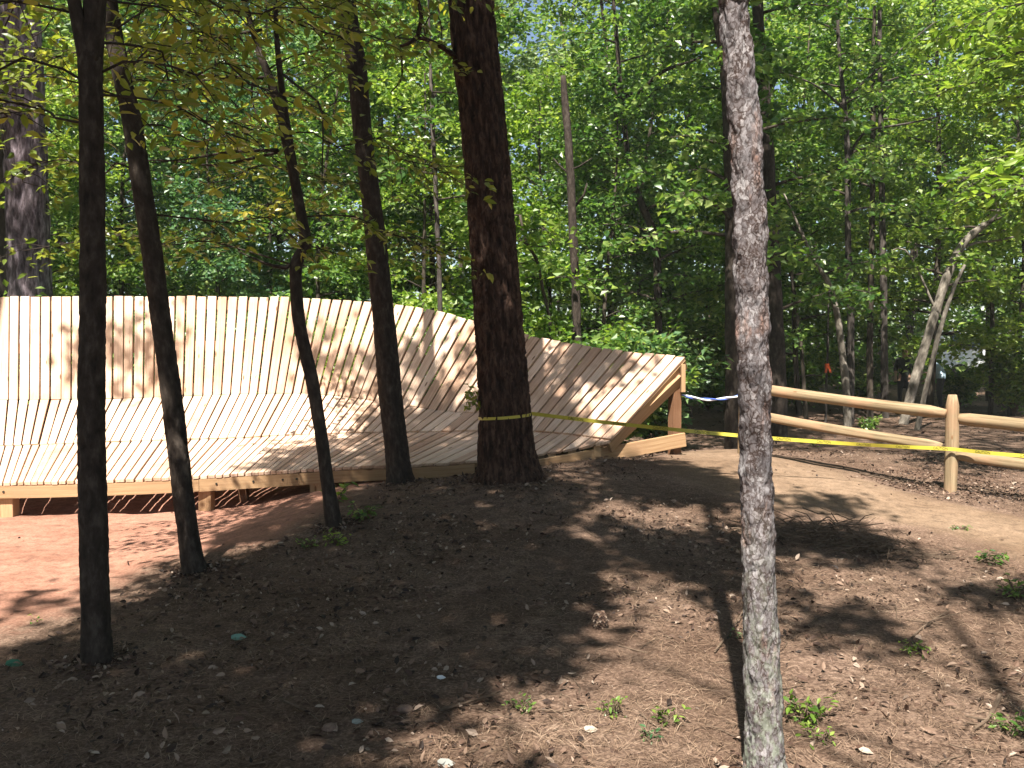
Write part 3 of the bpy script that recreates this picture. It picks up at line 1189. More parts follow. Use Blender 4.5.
b, q6 = trunk(mb6, [(768, 790, 47), (766, 768, 43), (763, 700, 37), (760, 600, 34), (757, 500, 33), (754, 380, 32), (751, 270, 32), (745, 130, 31), (733, 0, 29)], .008, 120, scaly, extend=0)
qtop = resample(np.array([np.append(q6[-1][:3] - unit(q6[-1][:3] - q6[-20][:3]) * .02, q6[-1][3]), np.append(q6[-1][:3] + [-.1, .05, 2.5], .05), np.append(q6[-1][:3] + [-.15, .1, 5.5], .03), np.append(q6[-1][:3] + [-.2, .1, 7.5], .012)]), .15)
tube(mb6, qtop[:, :3], qtop[:, 3], 14)
q6 = np.vstack([q6, qtop])
T6 = fg_tree('pine_tree', 'slim grey pine with flaky scaly bark, nearest tree at the right', 'tree', b)
FG['T6'] = (T6, mb6, q6)

# flaky bark: grey-mauve plates, red-brown inner bark, pale green lichen, black cracks
t = NT('flaky_pine_bark')
a = t.attr('bd')
n1 = t.noise(a.outputs['Vector'], 1, 4, .6, (14, 14, 6))
n2 = t.noise(a.outputs['Vector'], 1, 6, .72, (85, 85, 60))
n3 = t.noise(a.outputs['Vector'], 1, 4, .6, (10, 10, 3.2))
nd = t.n('ShaderNodeTexNoise')
nd.inputs['Scale'].default_value = 24
nd.inputs['Detail'].default_value = 3
t.l(a.outputs['Vector'], nd.inputs['Vector'])
off = t.n('ShaderNodeVectorMath', operation='SCALE')
off.inputs['Scale'].default_value = .075
t.l(nd.outputs['Color'], off.inputs[0])
ad = t.n('ShaderNodeVectorMath', operation='ADD')
t.l(a.outputs['Vector'], ad.inputs[0])
t.l(off.outputs[0], ad.inputs[1])
mp = t.n('ShaderNodeMapping')
mp.inputs['Scale'].default_value = (44, 44, 25)
t.l(ad.outputs[0], mp.inputs['Vector'])
vc = t.n('ShaderNodeTexVoronoi')
vc.inputs['Scale'].default_value = 1
t.l(mp.outputs[0], vc.inputs['Vector'])
ve = t.n('ShaderNodeTexVoronoi', feature='DISTANCE_TO_EDGE')
ve.inputs['Scale'].default_value = 1
t.l(mp.outputs[0], ve.inputs['Vector'])
sc_ = t.n('ShaderNodeSeparateColor')
t.l(vc.outputs['Color'], sc_.inputs[0])
col = t.ramp(sc_.outputs[0], [(0, (.12, .105, .107)), (.4, (.165, .150, .154)), (.8, (.225, .21, .214)), (1, (.29, .275, .278))])
col = t.mix(.7, col, t.ramp(n1, [(.3, (.6, .5, .46)), (.6, (1, 1, 1))]), 'MULTIPLY')
fi = t.ramp(n2, [(.32, (.36, .31, .29)), (.55, (1, 1, 1))])
col = t.mix(.9, col, fi, 'MULTIPLY')
rd = t.ramp(n3, [(.57, (0, 0, 0)), (.66, (.42, .42, .42))])
col = t.mix(rd, col, (.27, .135, .085))
em = t.n('ShaderNodeMath', operation='MULTIPLY_ADD')
t.l(n2, em.inputs[0])
em.inputs[1].default_value = .25
t.l(ve.outputs['Distance'], em.inputs[2])
ck = t.ramp(em.outputs[0], [(.15, (1, 1, 1)), (.27, (0, 0, 0))])
ckm = t.mix(1.0, ck, t.ramp(n1, [(.42, (1, 1, 1)), (.66, (.4, .4, .4))]), 'MULTIPLY')
col = t.mix(ckm, col, (.035, .022, .018))
sp = t.n('ShaderNodeSeparateXYZ')
t.l(a.outputs['Vector'], sp.inputs[0])
lo_ = t.n('ShaderNodeMapRange')
lo_.inputs['From Min'].default_value = 1.2
lo_.inputs['From Max'].default_value = .1
t.l(sp.outputs['Z'], lo_.inputs['Value'])
n4 = t.noise(a.outputs['Vector'], 1, 5, .7, (45, 45, 22))
lic = t.ramp(n4, [(.46, (0, 0, 0)), (.58, (.7, .7, .7))])
licm = t.mix(1.0, lic, lo_.outputs[0], 'MULTIPLY')
col = t.mix(licm, col, (.20, .225, .17))
geo = t.n('ShaderNodeNewGeometry')
M['bark_flaky'] = t.end(t.bsdf(col, .9, .15, n2, .5, .006))

mb1.build('trunk', M['bark_dark'], T1, smooth=True)
mb2.build('trunk', M['bark_dark'], T2, smooth=True)
mb3.build('trunk', M['bark_dark'], T3, smooth=True)
mb4.build('trunk', M['bark_dark'], T4, smooth=True)
mb5.build('trunk', M['bark_pine'], T5, smooth=True)
mb6.build('trunk', M['bark_flaky'], T6, smooth=True)


def path_at(q, z):
    i = int(np.argmin(abs(q[:, 2] - z)))
    return q[i, :3], q[i, 3]


# low leafy branches of the understory trees that hang into the upper left of the view
def low_branches(T, q, zs, length, lsize, dens, mat, rg, dirs=None, r0=.0075):
    leaf = MB()
    for k, z in enumerate(zs):
        wood = MB()
        p, r = path_at(q, z)
        az = dirs[k % len(dirs)] + rg.normal() * .3 if dirs is not None else rg.uniform(0, 2 * PI)
        L = length * rg.uniform(.6, 1.25)
        d = np.array([math.cos(az), math.sin(az), rg.uniform(.0, .45)])
        s = np.linspace(0, 1, 7)[:, None]
        pts = p + d * L * s + np.array([0, 0, -.3]) * L * s ** 2 + rg.normal(size=(7, 3)) * .05 * np.minimum(1, s * 4)
        path = branch_tube(wood, pts, r0, .004, 5, .1)
        spray(wood, leaf, path, int(L * 11), .55, lsize, dens, True, .35, r0, .6, rg, .05)
        wood.build('branch', M['bark_dark'], T, smooth=True)
    return leaf


RGB_ = np.random.default_rng(21)
L1 = low_branches(T1, q1, [2.75, 2.85, 2.95, 3.0, 3.15, 3.3, 3.4, 3.5, 3.6], 1.2, .085, 27, 'leaf_olive', RGB_, [2.6, .4, 3.3, -.1, 1.2, 3.9, .8])
L2 = low_branches(T2, q2, [2.6, 2.9, 3.2, 3.4, 3.6, 3.75, 3.9, 4.0, 4.15, 4.3, 4.4], 1.5, .088, 27, 'leaf_olive', RGB_, [.2, 2.9, 1.0, 3.4, -.2, 2.2])
L3 = low_branches(T3, q3, [2.3, 2.7, 3.1, 3.4, 3.7, 3.9, 4.1, 4.3, 4.5, 4.65, 4.8, 4.95, 5.1], 1.7, .092, 27, 'leaf_olive', RGB_, [3.0, .2, 2.5, .5, 3.6, -.3])
L4 = low_branches(T4, q4, [3.3, 3.8, 4.2, 4.5, 4.75, 5.0, 5.2], 1.4, .09, 26, 'leaf_olive', RGB_, [3.2, .1, 2.6, 4.0, -.3])
# the trunks themselves stand in shade: crown clumps on their sun rays too
ex = []
for q_, zmax, nper in ((q1, 4.2, 34), (q2, 5.2, 34), (q3, 5.0, 34), (q4, 5.6, 40), (q5, 6.0, 110)):
    for _ in range(nper):
        p_, r_ = path_at(q_, rng.uniform(.1, zmax))
        p_ = p_ + np.array([rng.uniform(-1, 1) * (r_ + .05), -r_, 0])
        ex.append(p_ + SUN * (rng.uniform(8.2, 11.5) - p_[2]) / SUN[2])
CL = np.concatenate([CL, np.array(ex)])
# crowns above the frame; every clump belongs to the tree it hangs nearest to
TREES = [('T1', q1), ('T2', q2), ('T3', q3), ('T4', q4), ('T5', q5), ('T6', q6)]
# trees behind the photographer, most known by their ground shade, the tall ones added to block sky
BACK = []
for nm, x, y, r, hgt, lb in (('B1', -3.6, -1.2, .13, 9.0, 'tree behind the viewpoint whose crown shades the lower left ground'),
                             ('B2', -1.4, -2.6, .16, 10.0, 'tree behind the viewpoint whose crown shades the middle of the clearing'),
                             ('B3', 1.06, -1.0, .085, 10.5, 'thin tree behind the viewpoint whose stem shadow lies at lower right'),
                             ('B4', 3.6, .2, .12, 9.5, 'tree beside the viewpoint whose crown dapples the path'),
                             ('B5', -5.5, -9.0, .17, 13, 'tall unseen tree added behind the viewpoint to block sky, on the left'),
                             ('B6', .6, -10.5, .18, 13, 'tall unseen tree added straight behind the viewpoint to block sky'),
                             ('B7', 6.0, -8.0, .16, 13, 'tall unseen tree added behind the viewpoint to block sky, on the right')):
    g = np.array([x, y, tz(x, y)])
    s = np.linspace(0, 1, 5)[:, None]
    path = g - [0, 0, .1] + np.array([0, 0, hgt]) * s + np.array([math.sin(x * 9) * .15, .1, 0]) * np.sin(s * 3)
    qq = resample(np.hstack([path, np.linspace(r, r * .4, 5)[:, None]]), .12)
    tb = MB()
    tube(tb, qq[:, :3], qq[:, 3], 14, bark_plain(.006))
    T = empty('tree', g, lb, 'tree')
    BACK.append((nm, T, tb, qq))
gx, gy = 6.9, 9.9
TRB = np.array([gx, gy, tz(gx, gy)])
QR = resample(np.array([[gx, gy, TRB[2] - .1, .09], [gx - .1, gy, 2.0, .08], [gx, gy + .1, 4.5, .06], [gx + .1, gy, 8, .04], [gx + .1, gy, 11, .02]]), .12)
TR = empty('tree', TRB, 'tree off the right edge whose bright drooping bough hangs over the fence', 'tree')
gx2, gy2 = -8.2, 8.0
TLB = np.array([gx2, gy2, tz(gx2, gy2)])
QL = resample(np.array([[gx2, gy2, TLB[2] - .1, .14], [gx2, gy2, 5, .11], [gx2 + .1, gy2 + .1, 12, .05]]), .12)
TL = empty('tree', TLB, 'tree off the left edge whose crown shades the mauve pine', 'tree')
tlm = MB()
tube(tlm, QL[:, :3], QL[:, 3], 12, bark_plain(.006))
tlm.build('trunk', M['bark_dark'], TL, smooth=True)
alltrees = [(n, FG[n][0], q) for n, q in TREES] + [(n, T, q) for n, T, tb, q in BACK] + [('TR', TR, QR), ('TL', TL, QL)]
tops = np.array([np.array([*q[np.argmin(abs(q[:, 2] - 8.0)), :2]]) for _, _, q in alltrees])
dd = np.linalg.norm(CL[:, None, :2] - tops[None], axis=2)
dd[:, [0, 2]] += .6
who = dd.argmin(1)
nearleaf = {'T1': L1, 'T2': L2, 'T3': L3, 'T4': L4}
for k, (nm, T, q) in enumerate(alltrees):
    sel = np.where(who == k)[0]
    lf = MB()
    limb = MB()
    if len(sel):
        C = CL[sel]
        n = 9
        cc = np.repeat(C, n, 0) + rng.normal(size=(len(C) * n, 3)) * np.array([.17, .17, .12])
        nn = unit(SUN + rng.normal(size=cc.shape) * .55)
        leaves(lf, cc, nn, unit(rng.normal(size=cc.shape)), rng.uniform(.11, .18, len(cc)), .7)
        # limbs reach into the clumps
        m = min(len(C), 6)
        ctr = C[rng.choice(len(C), m, replace=False)]
        for c in ctr:
            z0 = max(min(c[2] - 1.0 - .35 * np.linalg.norm(c[:2] - tops[k]), q[-1, 2]), 5.2)
            p, r = path_at(q, z0)
            mid = (p + c) / 2 + [0, 0, .3]
            branch_tube(limb, [p, mid, c], max(.010, min(.022, r * .5)), .005, 5, .3)
        limb.build('limbs', M['bark_dark'], T, smooth=True)
        lf.build('crown', M['leaf_canopy'], T)
    if nm in nearleaf:
        nearleaf[nm].build('low_foliage', M['leaf_olive'], T)
for nm, T, tb, q in BACK:
    tb.build('trunk', M['bark_dark'], T, smooth=True)
# sprout on the thick pine
lf, wd = MB(), MB()
p0 = P(481, 408, Y5 - .1)
for k in range(5):
    e = p0 + np.array([-.10 - .05 * random.random(), -.05, .12 * random.random() + (-.05 + .1 * k / 2)])
    pth = branch_tube(wd, [p0, (p0 + e) / 2 + [0, 0, .03], e], .004, .002, 4, .04)
    n = 7
    C = pth[rng.integers(1, len(pth), n)] + rng.normal(size=(n, 3)) * .025
    leaves6(lf, C, unit(rng.normal(size=(n, 3)) + [0, -.4, .8]), unit(rng.normal(size=(n, 3)) + [-.5, 0, -.6]), .075)
wd.build('sprout', M['twig'], T5)
lf.build('sprout_leaves', M['leaf_olive'], T5)

# ------------------------------------------------------------------ background trees
def crown_tree(rg, H_, r0, z0, spread, nb, lsize, dens, lean=(0, 0), nsub=10, near=False, top_taper=.5, dead=False):
    """local-space tree: returns wood, leaf builders"""
    wood, leaf = MB(), MB()
    s = np.linspace(0, 1, 7)[:, None]
    path = np.array([[0, 0, -.15]]) + np.array([lean[0], lean[1], H_ + .15]) * s + np.array([rg.normal() * .25, rg.normal() * .25, 0]) * np.sin(s * PI * rg.uniform(.8, 1.8))
    q = resample(np.hstack([path, np.linspace(r0, r0 * .22, 7)[:, None]]), .25)
    tube(wood, q[:, :3], q[:, 3], 10, lambda th, s_, R: .06 * R * fbm(np.cos(th) * 2, np.sin(th) * 2, s_ * 3, 2))
    for k in range(nb):
        u = (k + rg.random()) / nb
        z = z0 + (H_ - z0) * u ** .9
        p, r = path_at(q, z)
        az = k * 2.4 + rg.normal() * .5
        L = spread * (1 - top_taper * u ** 1.5) * rg.uniform(.6, 1.15)
        el = rg.uniform(.05, .35) + .5 * u
        d = np.array([math.cos(az), math.sin(az), math.tan(el)])
        d /= np.linalg.norm(d)
        t_ = np.linspace(0, 1, 6)[:, None]
        pts = p + d * L * t_ + np.array([0, 0, -.22]) * L * t_ ** 2 + rg.normal(size=(6, 3)) * .06 * t_
        path_b = branch_tube(wood, pts, max(.010, min(.05, r * .45)), .004, 4, .3)
        spray(None, leaf, path_b, max(3, int(nsub * L / spread)), .42 * L ** .5 + .25, lsize, dens, near, .18, .01, .95, rg, .09)
    return wood, leaf


PROTO = []
rp = np.random.default_rng(5)
for kk, (H_, r0, z0, sp, nb, ls) in enumerate(((9.5, .07, .9, 2.6, 42, .135), (11, .08, 1.2, 3.0, 48, .14), (7.5, .06, .4, 2.4, 38, .125), (13, .10, 1.8, 3.2, 54, .145))):
    w_, l_ = crown_tree(rp, H_, r0, z0, sp, nb, ls, 54, nsub=14)
    PROTO.append((w_.mesh('trunk', M['bark_bg'], True), l_))
LEAFM = ['leaf', 'leaf_blue', 'leaf_lime', 'leaf']
PMESH = {}


def bg_tree(kind, x, y, rz, sc, label, mat, group='leafy trees of the wood behind the ramp', name='leafy_tree', dz=0):
    w_, l_ = PROTO[kind]
    key = (kind, mat)
    if key not in PMESH:
        PMESH[key] = l_.mesh('crown', M[mat])
    T = empty(name, (x, y, tz(x, y) + dz), label, 'tree', group)
    T.rotation_euler.z = rz
    T.scale = (sc, sc, sc)
    for nm, me in (('trunk', w_), ('crown', PMESH[key])):
        c = bpy.data.objects.new(nm, me)
        COL.objects.link(c)
        c.parent = T
    return T


# px position (approx), depth, proto, scale, material, label
BG = [
    (40, 18.1, 2, 1.0, 'leaf_lime', 'low bright leafy tree behind the left end of the ramp'),
    (-110, 17.6, 0, 1.0, 'leaf_lime', 'leafy tree at the left edge beside the mauve pine'),
    (135, 19.1, 0, 1.0, 'leaf', 'leafy tree showing between the two leftmost dark trunks'),
    (215, 18.2, 2, .95, 'leaf_blue', 'cool green low tree behind the ramp, left of the crooked tree'),
    (270, 21.1, 1, 1.0, 'leaf_blue', 'taller cool green tree seen behind the crooked tree'),
    (335, 18.6, 0, .9, 'leaf', 'leafy tree filling the gap between crooked tree and straight tree'),
    (425, 18.4, 2, 1.0, 'leaf_lime', 'bright leafy tree just left of the thick pine above the boards'),
    (440, 20.5, 1, 1.1, 'leaf', 'tall leafy tree behind the slender pale pole left of the thick pine'),
    (545, 19.6, 2, 1.0, 'leaf_lime', 'bright leafy tree just right of the thick pine'),
    (610, 18.2, 2, .95, 'leaf', 'leafy low tree behind the right half of the ramp wall'),
    (655, 20.6, 0, 1.05, 'leaf', 'leafy tree right of the grey snag'),
    (706, 25.0, 2, .9, 'leaf_blue', 'small dark green tree behind the right end of the ramp'),
    (690, 22.0, 1, 1.1, 'leaf', 'tall leafy tree left of the flaky grey pine, farther back'),
    (800, 22.5, 0, 1.05, 'leaf', 'leafy tree right of the flaky grey pine behind the top rail'),
    (845, 26.0, 1, 1.1, 'leaf_lime', 'tall leafy tree behind the upright grey stems by the fence'),
    (930, 23.5, 3, 1.0, 'leaf_lime', 'tall yellow green tree above the leaning pale stems'),
    (1010, 22.5, 0, 1.1, 'leaf_lime', 'leafy tree at the right edge behind the fence'),
    (1100, 22.5, 1, 1.0, 'leaf_lime', 'bright tree whose boughs enter at the upper right edge'),
    (760, 27.0, 3, 1.2, 'leaf', 'far tall tree behind the flaky grey pine'),
    (885, 29.0, 3, 1.2, 'leaf_lime', 'far tall tree between the upright stems and the leaning stems'),
    (990, 28.0, 3, 1.2, 'leaf', 'far tall tree at right beyond the parked van'),
    (600, 27.0, 3, 1.2, 'leaf_lime', 'far tall tree behind the grey snag'),
    (500, 24.0, 3, 1.15, 'leaf_hazed', 'far tall tree, paled for haze, behind the top of the thick pine'),
    (380, 25.0, 3, 1.2, 'leaf', 'far tall tree behind the straight dark tree'),
    (270, 27.0, 3, 1.2, 'leaf_lime', 'far tall tree above the crooked tree'),
    (170, 24.0, 3, 1.2, 'leaf_blue', 'far tall tree behind the leaning dark trunk'),
    (70, 22.0, 1, 1.2, 'leaf', 'far tree behind the leftmost dark trunk'),
    (-40, 24.0, 3, 1.2, 'leaf', 'far tall tree behind the mauve pine at the left edge'),
]
for k, (px, Y, kind, sc, mat, lb) in enumerate(BG):
    x = (px - 512) / FPX * Y
    bg_tree(kind, x, Y, k * 2.399, sc, lb, mat)

for k, (x, y, kind) in enumerate(((-12, -1, 3), (-13, 4, 1), (-12.5, 9, 3), (-15, 13, 3), (12.5, -1, 3), (11.5, 3.5, 1), (14, 7, 3), (15.5, 11.5, 3))):  # unseen side trees, added to cut sky light from left and right
    bg_tree(kind, x, y, k * 1.7, 1.3, 'unseen leafy tree added beside the clearing to block sky', 'leaf', 'unseen trees added beside the clearing')

# trees whose trunks can be told apart in the photograph
def named_tree(name, label, pts, mat, extend=4, crown=None, Ytop=0, k=14, a=.008, stubs=(), group=None, Y=None):
    mb = MB()
    b, q = trunk(mb, pts, .12, k, (bark_plates(a, 9, 2.2) if 'pine' in name else bark_plain(a, .6)), Ytop, extend, Y)
    T = empty(name, b, label, 'tree', group)
    Yb = b[1]
    for st in stubs:
        branch_tube(mb, [P(x_, y_, Yb + dy) for x_, y_, dy in st[:-1]], st[-1], st[-1] * .4, 6, .15)
    mb.build('trunk', M[mat], T, smooth=True)
    if crown:
        z0, nb, L, ls, lm, dens = crown
        rg = np.random.default_rng(abs(hash(label)) % 9999 if False else sum(map(ord, label)))
        leaf = MB()
        zt = q[-1, 2]
        for i_ in range(nb):
            u = (i_ + rg.random()) / nb
            p, r = path_at(q, z0 + (zt - z0) * u)
            az = i_ * 2.4 + rg.normal() * .4
            Lk = L * rg.uniform(.6, 1.2) * (1 - .4 * u)
            t_ = np.linspace(0, 1, 6)[:, None]
            d = np.array([math.cos(az), math.sin(az), rg.uniform(.1, .6)])
            pts_ = p + d * Lk * t_ + np.array([0, 0, -.25]) * Lk * t_ ** 2 + rg.normal(size=(6, 3)) * .05 * t_
            wood = MB()
            pb = branch_tube(wood, pts_, max(.010, min(.035, r * .5)), .004, 5, .25)
            spray(wood, leaf, pb, int(Lk * 8) + 2, .6, ls * 1.3, dens * 1.6, False, .2, .01, .95, rg, .08)
            wood.build('branch', M['bark_bg'], T, smooth=True)
        leaf.build('crown', M[lm], T)
    return T


named_tree('pine_tree', 'large mauve grey pine behind the left end of the ramp', [(34, 400, 44), (30, 280, 38), (24, 120, 38), (18, 0, 37)], 'bark_mauve', 6, None, k=64, a=.04, Y=14.0)
named_tree('tree', 'dark trunk cut by the left edge behind the mauve pine', [(2, 395, 24), (-2, 240, 22), (-6, 100, 22)], 'bark_bg', 5, (3, 8, 2, .12, 'leaf_lime', 16), Y=14.6)
named_tree('dead_tree', 'grey dead snag with a broken top right of the thick pine', [(579, 395, 10), (577, 330, 9), (573, 230, 8.5), (569, 150, 8), (565, 100, 7), (563, 76, 5)], 'bark_dark', 0, Y=14.3,
           stubs=(((576, 205, 0), (584, 195, -.1), (587, 183, -.15), .03), ((571, 170, 0), (580, 166, -.1), (592, 158, -.2), .02), ((570, 175, 0), (560, 166, .1), (553, 158, .1), .02)))
named_tree('sapling', 'slender pale pole of a tree between straight tree and thick pine', [(441, 390, 6), (440, 300, 5), (436, 200, 4.5), (432, 110, 4), (430, 50, 3)], 'bark_gray', 3, (3.5, 10, 1.2, .11, 'leaf', 14), Y=14.2)
named_tree('tree', 'dark trunk half hidden behind the flaky grey pine, left side', [(733, 432, 17), (732, 380, 14), (731, 200, 13), (727, 80, 13), (717, 0, 12)], 'bark_dark', 5, (3.0, 24, 2.0, .12, 'leaf', 16), Y=14.5)
named_tree('tree', 'stout shaded trunk just right of the flaky grey pine behind the rail', [(778, 425, 21), (777, 380, 18), (773, 280, 16), (765, 120, 13), (757, 0, 11)], 'bark_dark', 5, (2.2, 26, 2.0, .12, 'leaf', 16), Y=16.5)
named_tree('tree', 'upright grey stem with a long side bough behind the middle of the rail', [(850, 424, 8.4), (851, 330, 6.8), (848, 230, 6.1), (847, 140, 5.3), (840, 60, 3.8)], 'bark_gray', 3, (4.2, 14, 2.0, .12, 'leaf', 16),
           stubs=(((850, 155, 0), (858, 140, -.2), (870, 130, -.4), (905, 124, -.6), (945, 115, -.8), .035), ((840, 105, 0), (868, 78, .2), (900, 50, .4), (935, 22, .5), .035), ((845, 110, 0), (815, 85, -.2), (780, 72, -.4), .03)))
named_tree('tree', 'pale grey stem leaning left, crossing the upright grey stem', [(848, 432, 8.4), (845, 380, 7.6), (838, 320, 6.8), (828, 282, 5.3), (815, 262, 3.8)], 'bark_pale', 1.5, (3.0, 8, 1.2, .11, 'leaf', 14))
named_tree('tree', 'dark upright stem in the pair left of the leaning pale stems', [(870, 418, 6.8), (870, 330, 6.1), (872, 220, 5.3), (873, 120, 4.6)], 'bark_bg', 4, (4.5, 12, 2.0, .12, 'leaf', 16))
named_tree('tree', 'brown upright stem with patchy light bark, right of the dark stem pair', [(885, 418, 7.6), (884, 320, 6.8), (882, 200, 6.1), (880, 70, 4.6)], 'bark_gray', 4, (4.8, 12, 2.0, .12, 'leaf_lime', 16),
           stubs=(((881, 118, 0), (890, 105, -.2), (903, 92, -.3), .02),))
named_tree('tree', 'pale leaning tree with a mossy limb rising right above the fence', [(903, 424, 9.1), (918, 370, 9.1), (936, 310, 8.4), (953, 262, 8.4), (968, 238, 7.6), (990, 220, 6.1)], 'bark_pale', 1.5, (3.0, 10, 2.0, .13, 'leaf_lime', 18),
           stubs=(((956, 252, 0), (975, 243, .1), (1000, 240, .2), (1040, 230, .3), .04), ((936, 310, 0), (905, 250, .2), (875, 262, .3), .03)))
named_tree('sapling', 'bare pale sapling leaning right beside the larger leaning tree', [(917, 430, 5.3), (928, 380, 4.9), (940, 330, 4.6), (953, 290, 3.8), (965, 265, 2.7)], 'bark_pale', 0)
named_tree('tree', 'dark crooked trunk above the right half of the ramp', [(660, 410, 8), (658, 300, 8), (655, 240, 8), (640, 200, 7), (630, 168, 6), (622, 100, 5)], 'bark_dark', 3, (2.2, 20, 2.0, .12, 'leaf', 16), Y=17.8,
           stubs=(((624, 95, 0), (640, 92, -.2), (662, 72, -.3), (700, 58, -.4), .05), ((622, 100, 0), (600, 75, 0), (560, 66, .2), .04)))
named_tree('sapling', 'thin curving dark sapling beside the right side of the thick pine', [(553, 385, 3.8), (551, 335, 3.4), (543, 290, 3.4), (537, 262, 3.0), (526, 240, 3.0), (520, 215, 2.3)], 'bark_bg', 0, (2.6, 7, .9, .11, 'leaf_lime', 14), Y=13.7,
           stubs=(((537, 260, 0), (528, 245, -.1), (520, 240, -.1), .03),))
named_tree('sapling', 'thin dark sapling stem left of the upright grey stem', [(806, 420, 4.6), (803, 370, 3.8), (797, 310, 3.8), (790, 270, 3.0), (780, 230, 2.3)], 'bark_bg', 1, (3.2, 7, 1.0, .11, 'leaf', 14))
named_tree('sapling', 'slim stem near the right edge behind the fence', [(990, 415, 4.6), (992, 360, 4.6), (992, 280, 3.8), (988, 200, 3.0)], 'bark_bg', 2, (4, 9, 1.4, .12, 'leaf', 16))
named_tree('sapling', 'thin pale stem tied with an orange ribbon beyond the fence', [(826, 400, 2.7), (827, 366, 2.3), (828, 330, 1.9)], 'bark_gray', 1, (2.4, 6, .8, .11, 'leaf', 14), Y=18.6)
# ribbon
g = np.array([0, 18.6, 0])
rb = MB()
c = P(827, 366, g[1])
tube(rb, np.array([c + [0, 0, -.05], c + [0, 0, .05]]), .045, 10)
for sx in (-1, 1):
    beam(rb, c + [sx * .02, -.05, .0], c + [sx * .05, -.07, -.14], .045, .010, up=(0, 1, 0))
o = rb.build_here('ribbon', M['orange'], c)
tag(o, 'small orange ribbon tied round a thin stem far beyond the fence', 'ribbon')

# tree just outside the frame at right whose bright bough reaches in
mb = MB()
qq = QR
tube(mb, qq[:, :3], qq[:, 3], 12, bark_plain(.006))
mb.build('trunk', M['bark_gray'], TR, smooth=True)
leaf = MB()
rg = np.random.default_rng(77)
for tgt, z in (((952, 178, 9.4), 3.0), ((985, 160, 9.7), 3.4), ((965, 200, 9.8), 2.9), ((1000, 190, 9.0), 3.1), ((985, 60, 9.6), 4.6), ((960, 25, 9.8), 5.0), ((1000, 100, 10), 4.0), ((940, 90, 10.6), 4.3), ((990, 10, 9.3), 5.2), ((915, 40, 10.8), 4.6)):
    p, r = path_at(qq, z)
    e = P(*tgt)
    wood = MB()
    pb = branch_tube(wood, [p, (p + e) / 2 + [0, 0, .25], e], .022, .005, 5, .15)
    spray(wood, leaf, pb, 26, .6, .14, 24, True, .3, .012, .5, rg, .05)
    wood.build('branch', M['bark_gray'], TR, smooth=True)
leaf.build('crown', M['leaf_lime'], TR)

# shrubs and seedlings
def shrub(px, py, h, w, n, ls, mat, label, name='shrub', cat='shrub', group=None, six=False, Y=None):
    g = gp(px, py) if Y is None else np.array([(px - 512) / FPX * Y, Y, tz((px - 512) / FPX * Y, Y)])
    T = empty(name, g, label, cat, group)
    rg = np.random.default_rng(int(px * 7 + py))
    wood, leaf = MB(), MB()
    for k in range(n):
        az = k * 2.4 + rg.normal() * .4
        t_ = np.linspace(0, 1, 5)[:, None]
        d = np.array([math.cos(az) * w * rg.uniform(.3, 1), math.sin(az) * w * rg.uniform(.3, 1), h * rg.uniform(.55, 1)])
        pts = g - [0, 0, .02] + d * t_ * np.array([1, 1, 1]) + np.array([0, 0, .12]) * h * np.sin(t_ * PI)
        pb = branch_tube(wood, pts, .006 + .004 * h, .002, 4, max(.03, h / 8))
        spray(wood if h < .8 else None, leaf, pb, max(3, int(5 + h * 5)), max(.06, .28 * h ** .7), ls, 40 if h > .6 else 40, six, .2, .005, .6, rg, .08 if h > .6 else .01)
    wood.build('stem', M['twig'], T)
    leaf.build('leaves', M[mat], T)
    return T


SH = [(30, 14.0, 'bright shrub behind the left end of the ramp, below the mauve pine', 'leaf_lime', 2.5),
      (110, 14.2, 'shrub behind the ramp between the first two dark trunks', 'leaf', 2.5),
      (190, 14.0, 'shrub peeking over the ramp right of the leaning dark trunk', 'leaf_blue', 2.4),
      (255, 14.2, 'shrub peeking over the ramp left of the crooked tree', 'leaf', 2.5),
      (340, 14.3, 'shrub peeking over the ramp right of the crooked tree', 'leaf_lime', 2.5),
      (430, 14.3, 'shrub over the ramp boards between straight tree and thick pine', 'leaf', 2.5),
      (560, 14.0, 'shrub behind the ramp between thick pine and grey snag', 'leaf_lime', 2.2),
      (615, 13.8, 'shrub behind the sloping ramp top right of the grey snag', 'leaf', 2.1),
      (655, 14.2, 'shrub close behind the ramp end', 'leaf_blue', 1.75),
      (708, 24, 'dark shrub in the gap between ramp end and flaky pine', 'leaf', 1.5),
      (800, 24, 'distant shrub right of the flaky pine above the top rail', 'leaf', 1.8),
      (860, 26, 'distant shrub behind the upright grey stems', 'leaf', 1.7),
      (960, 25.5, 'distant shrub in front of the parked van', 'leaf', 1.3),
      (1015, 22, 'shrub at the right edge behind the fence', 'leaf', 2.2),
      (740, 26, 'distant shrub behind the flaky grey pine', 'leaf_lime', 1.9)]
for px, Y, lb, mat, h in SH:
    shrub(px, 0, h, h * .6, 22, .135, mat, lb, Y=Y, group='shrubs of the wood edge')
